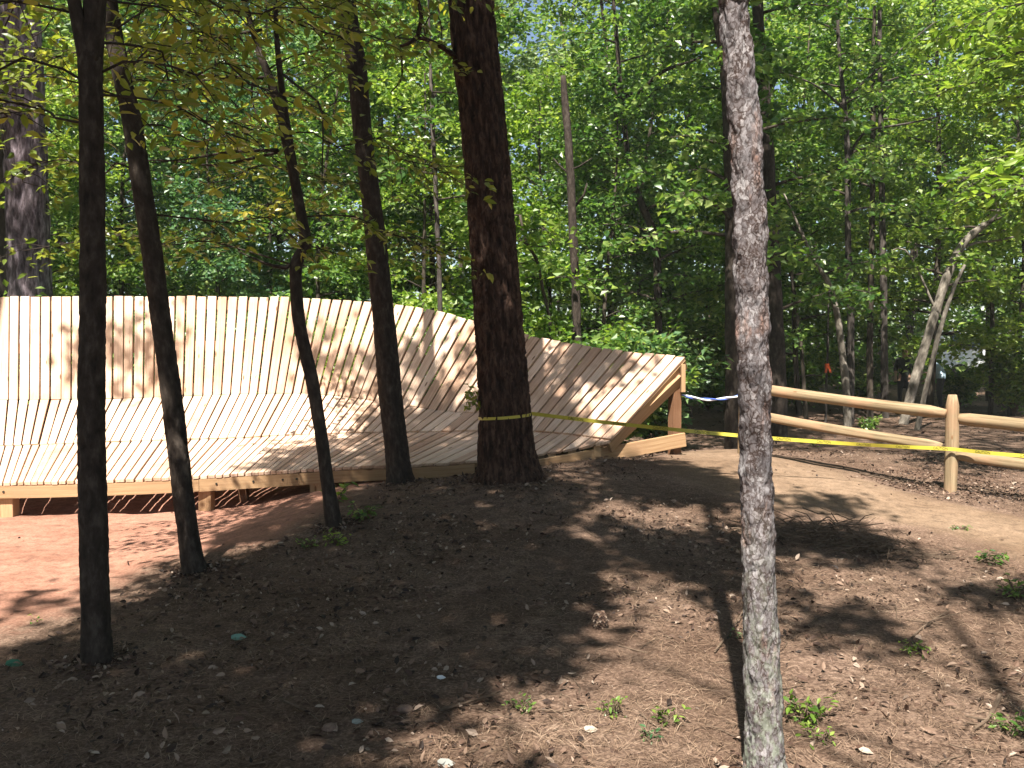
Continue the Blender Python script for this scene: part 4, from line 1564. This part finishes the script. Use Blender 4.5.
SD = [(615, 716, .11, 'small bright seedling on sunlit straw, left of the flaky pine', 'leaf_lime', 5),
      (668, 728, .12, 'upright seedling nearest the left of the flaky pine foot', 'leaf_lime', 4),
      (650, 740, .07, 'tiny pale seedling low beside the flaky pine foot', 'leaf_blue', 4),
      (805, 722, .16, 'largest bright green seedling right of the flaky pine foot', 'leaf_lime', 8),
      (820, 742, .09, 'small green seedling below the largest seedling', 'leaf_lime', 5),
      (915, 655, .12, 'green seedling in the dapples left of the stem shadow', 'leaf_lime', 5),
      (960, 533, .10, 'weed at the edge of the sandy path', 'leaf', 5),
      (990, 565, .16, 'leafy weed patch at the right edge by the path', 'leaf', 7),
      (1018, 600, .18, 'weed cut by the right edge in the dapples', 'leaf', 7),
      (745, 640, .10, 'faint pale seedling just right of the flaky pine stem', 'leaf_blue', 4),
      (335, 545, .16, 'green weed at the foot of the crooked tree', 'leaf_lime', 6),
      (310, 548, .12, 'low weed left of the crooked tree foot', 'leaf', 5),
      (360, 520, .22, 'leafy weed between crooked tree and straight tree', 'leaf', 6),
      (336, 505, .30, 'sprout with one large yellow leaf by the crooked tree', 'leaf_lime', 3),
      (35, 625, .06, 'low green sprig on the red clay left of the first trunk', 'leaf', 4),
      (520, 712, .10, 'dim seedling at the edge of the large shadow', 'leaf', 5),
      (868, 432, .45, 'glossy leafy seedling behind the lower rail', 'leaf', 7),
      (815, 447, .2, 'seedling clinging by the lower rail', 'leaf', 5),
      (1010, 735, .14, 'weed at the lower right corner', 'leaf', 6)]
for px, py, h, lb, mat, n in SD:
    shrub(px, py, h * .8, h * .65, n, max(.028, h * .27), mat, lb, 'seedling', 'seedling', 'seedlings on the forest floor', True)

# far wood: one leafy mass with many trunks too far to count
rg = np.random.default_rng(11)
lf = MB()
n = 17000
x = rg.uniform(-42, 46, n)
y = rg.uniform(33, 55, n)
z = terr(x, y) + rg.random(n) ** 1.3 * 25 + .2
thin = fbm(x * .22, y * .1, z * .22, 3) > -.28
x, y, z = x[thin], y[thin], z[thin]
C = np.stack([x, y, z], 1)
m = 14
cc = np.repeat(C, m, 0) + rg.normal(size=(len(C) * m, 3)) * np.array([.55, .55, .28])
leaves(lf, cc, unit(np.array([0, -.35, 1.0]) + rg.normal(size=cc.shape) * .55), unit(rg.normal(size=cc.shape)), rg.uniform(.24, .42, len(cc)), .7)
o = lf.build('distant_wood', M['leaf'])
tag(o, 'dense green wood closing the view far behind', 'wood', kind='stuff')
wd = MB()
for k in range(70):
    x, y = rg.uniform(-40, 44), rg.uniform(31, 54)
    g = tz(x, y)
    r = rg.uniform(.07, .2)
    path = resample(np.array([[x, y, g - .2], [x + rg.normal() * .3, y, g + 6], [x + rg.normal() * .6, y, g + 17]]), 2)
    tube(wd, path, np.linspace(r, r * .4, len(path)), 7)
o = wd.build('distant_trunks', M['bark_bg'], smooth=True)
tag(o, 'faint far trunks of the distant wood', 'wood', kind='stuff')

# ------------------------------------------------------------------ caution tape
def ribbon(pts, w, name, mat, parent, tw=None):
    q = resample(pts, .05)
    n = len(q)
    mb = MB()
    t_ = np.gradient(q, axis=0)
    up = np.tile(np.array([0, 0, 1.0]), (n, 1))
    nrm = unit(np.cross(t_, up))
    s = np.concatenate([[0], np.cumsum(np.linalg.norm(np.diff(q, axis=0), axis=1))])
    ang = .25 * np.sin(s * 2.1) + .15 * np.sin(s * 5.3 + 1) if tw is None else tw(s)
    wv = up * np.cos(ang)[:, None] + nrm * np.sin(ang)[:, None]
    fr = unit(np.cross(t_, wv))
    V = np.stack([q - wv * w / 2, q + wv * w / 2, q + wv * w / 2 + fr * .0012, q - wv * w / 2 + fr * .0012], 1).reshape(-1, 3)
    i = np.arange(n - 1)[:, None] * 4
    F = np.concatenate([i + np.array([[a, (a + 1) % 4, (a + 1) % 4 + 4, a + 4]]) for a in range(4)])
    mb.add(V, F)
    o = mb.build(name, M[mat], parent)
    return o, q, s, wv, fr


def sag(a, b, d, n=7):
    u = np.linspace(0, 1, n)[:, None]
    return a + (b - a) * u + np.array([0, 0, -1]) * d * 4 * u * (1 - u)


rT = .5 * 50 / FPX * Y5 + .016
pT, _ = path_at(q5, P(505, 415, Y5)[2])
tape = empty('caution_tape', P(530, 414, Y5), 'yellow caution tape stretched from the thick pine past the fence', 'tape')
zt = P(505, 415, Y5)[2]
ring = [np.array([pT[0] + rT * math.cos(a), pT[1] + rT * math.sin(a), zt + .02 * math.cos(a) - .01]) for a in np.linspace(PI * 1.0, PI * 2.0, 14)]
ribbon(np.array(ring), .028, 'tape_loop', 'tape', tape, tw=lambda s: 0 * s)
a0 = ring[-1] + [0, -.012, .005]
fpx = P(950, 449, FP[1][1] - .085)
endp = P(1075, 459, FP[1][1] - 1.0)
o1, q_, s_, wv_, fr_ = ribbon(np.vstack([sag(a0, fpx, .045, 9)[:-1], sag(fpx, endp, .01, 4)]), .038, 'tape_run', 'tape', tape)
ribbon(np.array([a0 + [0, -.004, -.01], a0 + [-.012, -.03, -.09], a0 + [-.02, -.02, -.2]]), .03, 'tape_tail', 'tape', tape)
# printed word along the run
cu = bpy.data.curves.new('lettering', 'FONT')
cu.body = 'CAUTION'
cu.size = .036
cu.align_x = 'CENTER'
cu.align_y = 'CENTER'
tmp = bpy.data.objects.new('lettering_source', cu)
COL.objects.link(tmp)
bpy.context.view_layer.update()
tm = bpy.data.meshes.new_from_object(tmp.evaluated_get(bpy.context.evaluated_depsgraph_get()))
bpy.data.objects.remove(tmp)
tv = np.array([v.co[:] for v in tm.vertices])
tf = [list(p.vertices) for p in tm.polygons]
for c in np.arange(.45, s_[-1] - .2, .44):
    ok = True
    vs = []
    for v in tv:
        ss = c + v[0] * .98
        p = np.array([np.interp(ss, s_, q_[:, a]) for a in range(3)])
        w = np.array([np.interp(ss, s_, wv_[:, a]) for a in range(3)])
        f = np.array([np.interp(ss, s_, fr_[:, a]) for a in range(3)])
        f = f if f[1] < 0 else -f
        vs.append(p + w * v[1] + f * .0032)
    me = bpy.data.meshes.new('lettering')
    me.from_pydata([tuple(v - np.array(tape.location)) for v in vs], [], tf)
    me.materials.append(M['ink'])
    lo = bpy.data.objects.new('lettering', me)
    COL.objects.link(lo)
    lo.parent = tape

# blue and white twisted tape between the ramp post and the first fence post
a0 = P(682, 395, 10.9)
a1 = P(738, 396, FP[0][1] - .06)
rp_ = sag(a0, a1, .05, 9)
cord = empty('striped_tape', a0, 'twisted blue and white tape hanging between ramp end and fence post', 'tape')
qd = resample(rp_, .012)
for k, (mt, nm) in enumerate((('white_tape', 'white_strand'), ('blue_tape', 'blue_strand'))):
    s = np.arange(len(qd)) * .16 + k * PI
    off = np.stack([0 * s, np.cos(s), np.sin(s)], 1) * .010
    mb = MB()
    tube(mb, qd + off, .012 if k == 0 else .009, 6)
    mb.build(nm, M[mt], cord, smooth=True)

# ------------------------------------------------------------------ forest-floor litter
def on_ground(n, x0, x1, y0, y1, power=1.0):
    x = rng.uniform(x0, x1, n)
    y = y0 + (y1 - y0) * rng.random(n) ** power
    return x, y


def sheets_inside(x, y):
    a = pdist(x, y, CLAY) * np.where(inpoly(x, y, CLAY), 1, -1)
    b = pdist(x, y, TRAIL) * np.where(inpoly(x, y, TRAIL), 1, -1)
    return np.maximum(a, b)


def lit(x, y):
    return terr(x, y) + .010 * fbm(x * 5, y * 5, 1.1, 3) + .006 * pn(x * 17, y * 17, 2.2)


n = 240000
x, y = on_ground(n, -5.5, 6.5, 2.5, 12.4, 1.5)
d = sheets_inside(x, y)
clump = fbm(x * 1.6, y * 1.6, 4.4, 3)
keep = (rng.random(n) < np.where(d < 0, 1, np.maximum((1 - d / .45), .05) * .8 * np.exp(-np.maximum(d, 0) * 2))) & (clump > -.55 + .5 * rng.random(n))
x, y = x[keep], y[keep]
n = len(x)
z = lit(x, y) + .003 + rng.random(n) * .012
az = rng.uniform(0, 2 * PI, n) + fbm(x * .8, y * .8, 9, 2)
L = rng.uniform(.06, .18, n)
tl = rng.normal(size=n) * .10
d = np.stack([np.cos(az) * np.cos(tl), np.sin(az) * np.cos(tl), np.sin(tl)], 1)
sd = np.stack([-np.sin(az), np.cos(az), 0 * az], 1)
c = np.stack([x, y, z], 1)
wdt = rng.uniform(.0006, .0014, n)[:, None]
bend = np.array([0, 0, 1.0]) * (rng.random((n, 1)) * .008) + sd * rng.normal(size=(n, 1)) * .006
V = np.stack([c - d * L[:, None] / 2, c + bend - sd * wdt, c + d * L[:, None] / 2, c + bend + sd * wdt], 1).reshape(-1, 3)
mb = MB()
mb.add(V, np.arange(n)[:, None] * 4 + np.array([[0, 1, 2, 3]]), np.repeat(np.clip(rng.random(n) * .8 + .25 * fbm(x * 2, y * 2, 1, 2) + .1, 0, 1), 4))
o = mb.build('pine_straw', M['needles'])
tag(o, 'fallen pine needles covering the forest floor', 'pine straw', kind='stuff')

mb = MB()
n = 75000
x, y = on_ground(n, -5.5, 6.5, 2.5, 12.6, 1.3)
w_ = fbm(x * .9, y * .9, 2.2, 3) > -.5 + rng.random(n) * .9
x, y = x[w_], y[w_]
d = sheets_inside(x, y)
# thicker round the far fence post
n2 = 3000
p2 = FP[1]
x2 = rng.normal(p2[0] + .1, .75, n2)
y2 = rng.normal(p2[1] + .1, .45, n2)
x2 = np.where(rng.random(n2) < .5, x2, x2 - .3)
x, y = np.concatenate([x, x2]), np.concatenate([y, y2])
for T_, r_ in ((T1, .11), (T2, .11), (T3, .08), (T4, .13), (T5, .34), (T6, .11)):
    n3_ = 500
    a_ = rng.uniform(0, 2 * PI, n3_)
    rr_ = r_ * (.75 + np.abs(rng.normal(size=n3_)) * .8)
    x, y = np.concatenate([x, T_.location[0] + rr_ * np.cos(a_)]), np.concatenate([y, T_.location[1] + rr_ * np.sin(a_)])
d = np.concatenate([d, np.full(len(x) - len(d), -1.0)])
keep = (d < 0) | (rng.random(len(d)) < .5 * np.exp(-np.maximum(d, 0) * 5) + .02)
x, y = x[keep], y[keep]
n = len(x)
c = np.stack([x, y, lit(x, y) + .005 + rng.random(n) * .014], 1)
leaves6(mb, c, unit(np.array([0, 0, 1.0]) + rng.normal(size=(n, 3)) * .65), unit(rng.normal(size=(n, 3)) * [1, 1, .4]), .010 + .050 * rng.random(n) ** 2.3, .55, .09, rng.random(n) ** 1.5)
n = 7000
x, y = on_ground(n, -14, 18, 12.6, 36)
c = np.stack([x, y, terr(x, y) + .012], 1)
leaves(mb, c, unit(np.array([0, 0, 1.0]) + rng.normal(size=(n, 3)) * .4), unit(rng.normal(size=(n, 3))), rng.uniform(.04, .09, n), .6, .12, rng.random(n) ** 2.5)
o = mb.build('leaf_litter', M['litter'])
tag(o, 'scattered dry brown leaves on the forest floor', 'dead leaves', kind='stuff')

mb = MB()
for k in range(900):
    x, y = rng.uniform(-4, 5.5), 2.6 + 9 * rng.random() ** 1.4
    if sheets_inside(np.array([x]), np.array([y]))[0] > .1 and random.random() < .9:
        continue
    L = rng.uniform(.06, .32)
    a = rng.uniform(0, 2 * PI)
    zz = float(lit(np.array([x]), np.array([y]))[0]) + .008
    dv = np.array([math.cos(a), math.sin(a), rng.normal() * .08])
    pts = np.array([[x, y, zz]]) + dv * L * np.linspace(-.5, .5, 4)[:, None] + rng.normal(size=(4, 3)) * [.012, .012, .003]
    r = rng.uniform(.0018, .005)
    tube(mb, pts, np.linspace(r, r * .5, 4), 4)
o = mb.build('twig_litter', M['twig'])
tag(o, 'small dry twigs littering the forest floor', 'twigs', kind='stuff')

# single sticks one can point at
STK = [((1000, 700), (975, 735), .012, 'stick on the ground near the lower right corner'),
       ((715, 655), (760, 590), .006, 'thin green stem lying right behind the flaky pine foot'),
       ((280, 703), (320, 728), .006, 'pale thin stick lying in the dark foreground'),
       ((440, 715), (500, 700), .009, 'stick along the edge of the large shadow'),
       ((905, 650), (950, 615), .007, 'stick crossing the stem shadow at right'),
       ((590, 580), (640, 598), .007, 'stick in the dappled ground behind the pine cone'),
       ((860, 475), (905, 487), .012, 'reddish branch lying left of the fence post foot'),
       ((975, 490), (1020, 500), .010, 'stick lying right of the fence post foot'),
       ((425, 498), (470, 488), .006, 'thin pale stick in front of the straight dark tree')]
for (x0, y0), (x1, y1), r, lb in STK:
    a, b = gp(x0, y0) + [0, 0, .02], gp(x1, y1) + [0, 0, .03]
    mb = MB()
    L = np.linalg.norm(b - a)
    pts = np.array([a, a + (b - a) * .35 + rng.normal(size=3) * .03 * L * [1, 1, .3], a + (b - a) * .7 + rng.normal(size=3) * .03 * L * [1, 1, .3], b])
    branch_tube(mb, pts, r, r * .4, 6, .05)
    m_ = pts[2]
    branch_tube(mb, [m_, m_ + (b - a) * .2 + np.cross(unit(b - a), [0, 0, 1]) * .15 * L + [0, 0, .03]], r * .6, r * .3, 5, .05)
    o = mb.build_here('fallen_branch', M['twig'], a)
    tag(o, lb, 'stick', 'sticks on the forest floor')

# heap of brush at the near edge of the path
g = gp(838, 548)
mb = MB()
for k in range(260):
    u = rng.normal(size=3) * [.38, .13, .02]
    c = g + np.array([u[0], u[1] - u[0] * .28, 0])
    c[2] = tz(c[0], c[1]) + .015 + abs(rng.normal()) * .10 * math.exp(-(u[0] / .45) ** 2)
    a = rng.normal() * .8
    L = rng.uniform(.1, .42)
    dv = np.array([math.cos(a), math.sin(a), rng.normal() * .22])
    pts = c + dv * L * np.linspace(-.5, .5, 4)[:, None] + rng.normal(size=(4, 3)) * .014
    r = rng.uniform(.002, .007)
    tube(mb, pts, np.linspace(r, r * .5, 4), 5)
o = mb.build('twig_heap', M['twig'], None)
o = tag(o, 'dark heap of raked twigs and brush at the near edge of the path', 'brush heap')
# arched stick on the heap
mb = MB()
a = gp(812, 530)
branch_tube(mb, [a, a + [.06, 0, .06], a + [.14, .0, .11], a + [.22, .02, .03]], .006, .004, 6, .02)
tag(mb.build_here('fallen_branch', M['twig'], a), 'small arched stick standing up on the brush heap', 'stick', 'sticks on the forest floor')

# pine cone, stone, scrap, single leaves
g = gp(600, 628)
mb = MB()
n = 130
k = np.arange(n)
h = k / n
th = k * 2.39996
rr = .036 * np.sin(PI * np.clip(h * .86 + .1, 0, 1)) + .004
C = np.stack([np.cos(th) * rr * .6, np.sin(th) * rr * .6, h * .10 + .004], 1) + g
N_ = np.stack([np.cos(th) * .4, np.sin(th) * .4, 1 + 0 * th], 1)
D = np.stack([np.cos(th), np.sin(th), .45 + 0 * th], 1)
leaves(mb, C, unit(N_), D, .030, .85, .12)
tube(mb, np.array([g + [0, 0, -.01], g + [0, 0, .05], g + [0, 0, .10]]), [.018, .022, .006], 8, r=.2)
tag(mb.build_here('pine_cone', M['litter'], g), 'upright brown pine cone at the right tip of the large shadow', 'pine cone')
M['stone'] = plain('stone', (.15, .10, .075), .9, .2, .35, 40)


def stone(px, py, r, label):
    g = gp(px, py)
    mb = MB()
    nu, nv = 14, 9
    u = np.linspace(0, 2 * PI, nu, endpoint=False)
    v = np.linspace(-PI / 2, PI / 2, nv)
    Uu, Vv = np.meshgrid(u, v)
    X_, Y_, Z_ = np.cos(Vv) * np.cos(Uu), np.cos(Vv) * np.sin(Uu), np.sin(Vv)
    R = r * (1 + .25 * fbm(X_ * 1.5 + px, Y_ * 1.5, Z_ * 1.5 + py, 3))
    V = np.stack([X_ * R * 1.2, Y_ * R, Z_ * R * .6], -1).reshape(-1, 3) + g + [0, 0, r * .3]
    i = np.arange(nv - 1)[:, None] * nu
    j = np.arange(nu)[None, :]
    F = np.stack([i + j, i + (j + 1) % nu, i + nu + (j + 1) % nu, i + nu + j], -1).reshape(-1, 4)
    mb.add(V, F)
    o = mb.build_here('stone', M['stone'], g, smooth=True)
    tag(o, label, 'stone', 'stones on the forest floor')


stone(405, 712, .035, 'rounded stone at the front edge of the large shadow')
stone(330, 730, .03, 'stone in the dark foreground beside the pale stick')
stone(365, 585, .02, 'small stone in the shade behind the straight dark tree, toward the camera')
for px, py, s, c, lb in ((231, 642, .085, (.12, .22, .17), 'pale green fallen leaf lying alone in the dark foreground'),
                         (5, 668, .09, (.04, .14, .08), 'dark green fallen leaf at the left edge'),
                         (437, 682, .045, (.55, .56, .57), 'small white scrap lying at the edge of the large shadow'),
                         (352, 727, .05, (.24, .26, .23), 'pale fallen leaf beside the foreground stone'),
                         (438, 770, .07, (.22, .22, .20), 'grey fallen leaf at the bottom edge'),
                         (585, 735, .06, (.34, .29, .23), 'bleached leaf on the sunlit straw left of the flaky pine')):
    g = gp(px, py) + [0, 0, .018]
    mb = MB()
    m_ = plain('leaf_' + str(px), c, .6, .3, .15)
    leaves6(mb, np.array([g]), np.array([[.1, -.45, .9]]), np.array([[1, .3, .1]]), s, .7, .1)
    leaves6(mb, np.array([g]), np.array([[.0, -.3, .95]]), np.array([[.6, .9, .1]]), s * .7, .7, .1)
    tag(mb.build_here('scrap' if 'scrap' in lb else 'fallen_leaf', m_, g), lb, 'scrap' if 'scrap' in lb else 'leaf')

# ------------------------------------------------------------------ two people far off under the trees
def person(px, Y, hgt, label, shirt, trousers, face_dir, pose, hair=(.02, .015, .012), skin=(.42, .26, .18)):
    x = (px - 512) / FPX * Y
    g = np.array([x, Y, tz(x, Y)])
    T = empty('person', g, label, 'person')
    k = hgt / 1.75
    J = dict(pelvis=(0, 0, .95), waist=(0, 0, 1.1), chest=(0, -.0, 1.32), neck=(0, 0, 1.47), jaw=(0, .02, 1.56), head=(0, .03, 1.65), crown=(0, .015, 1.73))
    J.update(hl=(-.10, 0, .90), kl=(-.12, .03, .50), al=(-.13, 0, .09), tl=(-.14, .16, .04), hr=(.10, 0, .90), kr=(.12, .05, .50), ar=(.13, -.02, .09), tr=(.15, .14, .04))
    J.update(sl=(-.19, 0, 1.40), el=(-.25, .0, 1.12), wl=(-.25, .12, .90), ml=(-.25, .16, .82), sr=(.19, 0, 1.40), er=(.25, 0, 1.12), wr=(.23, .14, .92), mr=(.22, .19, .84))
    J.update(pose)
    E = [('pelvis', 'waist'), ('waist', 'chest'), ('chest', 'neck'), ('neck', 'jaw'), ('jaw', 'head'), ('head', 'crown'), ('pelvis', 'hl'), ('hl', 'kl'), ('kl', 'al'), ('al', 'tl'), ('pelvis', 'hr'), ('hr', 'kr'), ('kr', 'ar'), ('ar', 'tr'),
         ('chest', 'sl'), ('sl', 'el'), ('el', 'wl'), ('wl', 'ml'), ('chest', 'sr'), ('sr', 'er'), ('er', 'wr'), ('wr', 'mr')]
    Rr = dict(pelvis=.15, waist=.135, chest=.15, neck=.06, jaw=.075, head=.098, crown=.06, hl=.10, kl=.06, al=.042, tl=.035, hr=.10, kr=.06, ar=.042, tr=.035, sl=.07, el=.045, wl=.03, ml=.035, sr=.07, er=.045, wr=.03, mr=.035)
    names = list(J)
    # fingers: five short chains per hand
    for sd in 'lr':
        m_, w_ = np.array(J['m' + sd]), np.array(J['w' + sd])
        d = unit(m_ - w_)
        s = unit(np.cross(d, [0, 0, 1])) if abs(d[2]) < .95 else np.array([1., 0, 0])
        for f in range(5):
            ln = (.05, .085, .095, .085, .065)[f]
            off = s * ((f - 2) * .016)
            dirn = unit(d + s * ((f - 2) * .12 if f else -.7))
            a = f'f{sd}{f}a'
            b = f'f{sd}{f}b'
            J[a] = tuple(m_ + off + dirn * ln * .5)
            J[b] = tuple(m_ + off + dirn * ln + np.array([0, 0, -.012]))
            Rr[a], Rr[b] = .010, .008
            E += [('m' + sd, a), (a, b)]
    names = list(J)
    me = bpy.data.meshes.new('body')
    cr, sr = math.cos(face_dir), math.sin(face_dir)
    co = [(p[0] * k * cr - p[1] * k * sr, p[0] * k * sr + p[1] * k * cr, p[2] * k) for p in (J[n_] for n_ in names)]
    me.from_pydata(co, [(names.index(a), names.index(b)) for a, b in E], [])
    o = bpy.data.objects.new('body_source', me)
    COL.objects.link(o)
    md = o.modifiers.new('skin', 'SKIN')
    for v, n_ in zip(me.skin_vertices[0].data, names):
        v.radius = (Rr[n_] * k, Rr[n_] * k)
        v.use_root = n_ == 'pelvis'
    o.modifiers.new('sub', 'SUBSURF').levels = 2
    bpy.context.view_layer.update()
    ev = bpy.data.meshes.new_from_object(o.evaluated_get(bpy.context.evaluated_depsgraph_get()))
    bpy.data.objects.remove(o)
    V = np.array([v.co[:] for v in ev.vertices])
    Nn = np.array([v.normal[:] for v in ev.vertices])
    polys = [list(p.vertices) for p in ev.polygons]
    bm_ = bpy.data.meshes.new('body')
    bm_.from_pydata(V.tolist(), [], polys)
    bm_.materials.append(plain('skin', skin, .6))
    for p in bm_.polygons:
        p.use_smooth = True
    bo = bpy.data.objects.new('body', bm_)
    COL.objects.link(bo)
    bo.parent = T

    def garment(nm, pred, infl, mat):
        used, fs = {}, []
        for p in polys:
            c = V[p].mean(0)
            if pred(c):
                fs.append([used.setdefault(i_, len(used)) for i_ in p])
        if not fs:
            return
        vs = [V[i_] + Nn[i_] * infl for i_ in used]
        m_ = bpy.data.meshes.new(nm)
        m_.from_pydata([tuple(v) for v in vs], [], fs)
        m_.materials.append(mat)
        for p in m_.polygons:
            p.use_smooth = True
        g_ = bpy.data.objects.new(nm, m_)
        COL.objects.link(g_)
        g_.parent = T
    cx = np.array([co[names.index('chest')][0], co[names.index('chest')][1]])
    zw, zn = co[names.index('pelvis')][2], co[names.index('neck')][2]
    hd = np.array(co[names.index('head')])
    hand = [np.array(co[names.index('wl')]), np.array(co[names.index('wr')])]
    nearhand = lambda c: min(np.linalg.norm(c - hand[0]), np.linalg.norm(c - hand[1])) < .17 * k
    feet = lambda c: c[2] < .09 * k
    garment('shirt', lambda c: zw - .02 < c[2] < zn - .01 and not nearhand(c), .016, plain('shirt', shirt, .9))
    garment('trousers', lambda c: c[2] <= zw and c[2] > .10 * k and not nearhand(c) and np.hypot(*(c[:2])) < .34, .012, plain('trousers', trousers, .9))
    garment('shoes', feet, .012, plain('shoes', (.03, .03, .03), .7))
    fwd = np.array([-sr, cr, 0])
    garment('hair', lambda c: np.linalg.norm(c - hd) < .2 * k and (c - hd)[2] > .02 - .25 * ((c - hd) @ fwd < -.02) and (c - hd) @ fwd < .06 and c[2] > hd[2] - .09, .014, plain('hair', hair, .8))
    # face: eyes, nose, mouth, ears
    rt = np.array([cr, sr, 0])
    fc = MB()
    for sx in (-1, 1):
        c = hd + fwd * .088 * k + rt * sx * .034 * k + [0, 0, -.01]
        tube(fc, np.array([c, c + fwd * .008]), .011, 8)
    m0 = hd + fwd * .082 * k + [0, 0, -.085]
    beam(fc, m0 - rt * .024, m0 + rt * .024, .012, .008)
    fc.build_face = None
    me2 = fc.mesh('face', plain('face_dark', (.06, .03, .025), .6))
    fo = bpy.data.objects.new('face', me2)
    COL.objects.link(fo)
    fo.parent = T
    return T


person(905, 25.0, 1.72, 'standing person in dark clothing seen behind the leaning pale tree', (.025, .03, .025), (.03, .03, .035), 2.6, {})
person(941, 24.5, 1.62, 'person in a pale blue and white shirt stooping under the trees', (.50, .66, .80), (.05, .05, .06), 1.2,
       dict(chest=(0, .14, 1.27), neck=(0, .24, 1.40), jaw=(0, .29, 1.46), head=(0, .33, 1.53), crown=(0, .36, 1.61), sl=(-.19, .18, 1.34), sr=(.19, .18, 1.34), el=(-.24, .22, 1.07), er=(.24, .22, 1.07), wl=(-.2, .36, .92), wr=(.2, .36, .92), ml=(-.18, .43, .87), mr=(.18, .43, .87)),
       hair=(.10, .12, .09))

# white van glimpsed far right
vx, vy = (985 - 512) / FPX * 36, 36.0
vz = tz(vx, vy)
van = empty('parked_van', (vx, vy, vz), 'white van glimpsed through the leaves at far right', 'van')
M['van_white'] = plain('white_paint', (.75, .76, .78), .35, .5, .03)
M['glass'] = plain('dark_glass', (.03, .04, .06), .1, .6, .1)
M['tyre'] = plain('tyre', (.02, .02, .02), .9)
prof = [(-2.3, .45), (2.2, .45), (2.35, .7), (2.3, 1.05), (1.75, 1.2), (1.1, 1.95), (-2.2, 2.0), (-2.35, 1.6)]
mb = MB()
n = len(prof)
for s in (-.9, .9):
    pass
V = np.array([[vx + a, vy + s * (1 if h < 1.3 else .9), vz + h] for s in (-.9, .9) for a, h in prof])
F4 = np.array([[i, (i + 1) % n, (i + 1) % n + n, i + n] for i in range(n)])
mb.add(V, [F4, np.array([list(range(n))[::-1]]), np.array([[i + n for i in range(n)]])])
mb.build('body', M['van_white'], van, bevel=.05)
for a0_, a1_ in ((-2.0, -.9), (-.8, .2), (.3, 1.15)):
    mb = MB()
    y_ = vy - .885
    a = np.array([[vx + a0_, y_, vz + 1.25], [vx + a1_ + (.3 if a1_ > 1 else 0), y_, vz + 1.25], [vx + a1_ - (.12 if a1_ > 1 else 0), y_ + .04, vz + 1.8], [vx + a0_, y_ + .04, vz + 1.8]])
    hexa(mb, a + [0, .03, 0], a + [0, -.02, 0])
    mb.build('window', M['glass'], van)
for a_ in (-1.5, 1.45):
    for s in (-.92, .92):
        mb = MB()
        tube(mb, np.array([[vx + a_, vy + s - .1, vz + .33], [vx + a_, vy + s + .1, vz + .33]]), .33, 18)
        w_ = mb.build('wheel', M['tyre'], van)
        mb = MB()
        tube(mb, np.array([[vx + a_, vy + s - .11, vz + .33], [vx + a_, vy + s - .105 + .21 * (s > 0), vz + .33]]), .18, 14)

# ------------------------------------------------------------------ thin haze volume, added to lift the dark gaps among the trees
hz = bpy.data.materials.new('thin_haze')
hz.use_nodes = True
hz.node_tree.nodes.clear()
ho = hz.node_tree.nodes.new('ShaderNodeOutputMaterial')
hv = hz.node_tree.nodes.new('ShaderNodeVolumePrincipled')
hv.inputs['Color'].default_value = (.9, .93, .9, 1)
hv.inputs['Density'].default_value = .0007
hz.node_tree.links.new(hv.outputs[0], ho.inputs['Volume'])
mb = MB()
qa = np.array([[-180, -45, -1.6], [180, -45, -1.6], [180, 240, -1.6], [-180, 240, -1.6]])
hexa(mb, qa, qa + [0, 0, 33])
tag(mb.build('haze', hz), kind='stuff')

# ------------------------------------------------------------------ light, sky, camera
w = bpy.data.worlds.new('World')
scn.world = w
w.use_nodes = True
nt = w.node_tree
bg = nt.nodes['Background']
sky = nt.nodes.new('ShaderNodeTexSky')
sky.sky_type = 'NISHITA'
sky.sun_disc = False
sky.dust_density = 1.0
sky.sun_elevation = EL
sky.sun_rotation = math.atan2(SUN[0], SUN[1])
nt.links.new(sky.outputs[0], bg.inputs['Color'])
bg.inputs['Strength'].default_value = .05
sl = bpy.data.lights.new('sun', 'SUN')
sl.energy = 5.0
sl.angle = math.radians(.6)
sl.color = (1.0, .95, .86)
so = bpy.data.objects.new('sun', sl)
COL.objects.link(so)
so.rotation_euler = Vector(SUN).to_track_quat('Z', 'Y').to_euler()
so.location = (0, -5, 20)

cd = bpy.data.cameras.new('camera')
cd.sensor_width = 36
cd.lens = 36 * FPX / W
cd.clip_end = 1000
cd.clip_start = .05
co_ = bpy.data.objects.new('camera', cd)
COL.objects.link(co_)
co_.location = CAM
co_.rotation_euler = (PI / 2 - PITCH, 0, 0)
scn.camera = co_
scn.view_settings.view_transform = 'Standard'
scn.view_settings.look = 'None'
scn.view_settings.exposure = 1.78
scn.view_settings.gamma = 1
scn.view_settings.use_curve_mapping = False
scn.cycles.max_bounces = 8
scn.cycles.diffuse_bounces = 5
scn.cycles.transmission_bounces = 5
scn.cycles.use_denoising = True
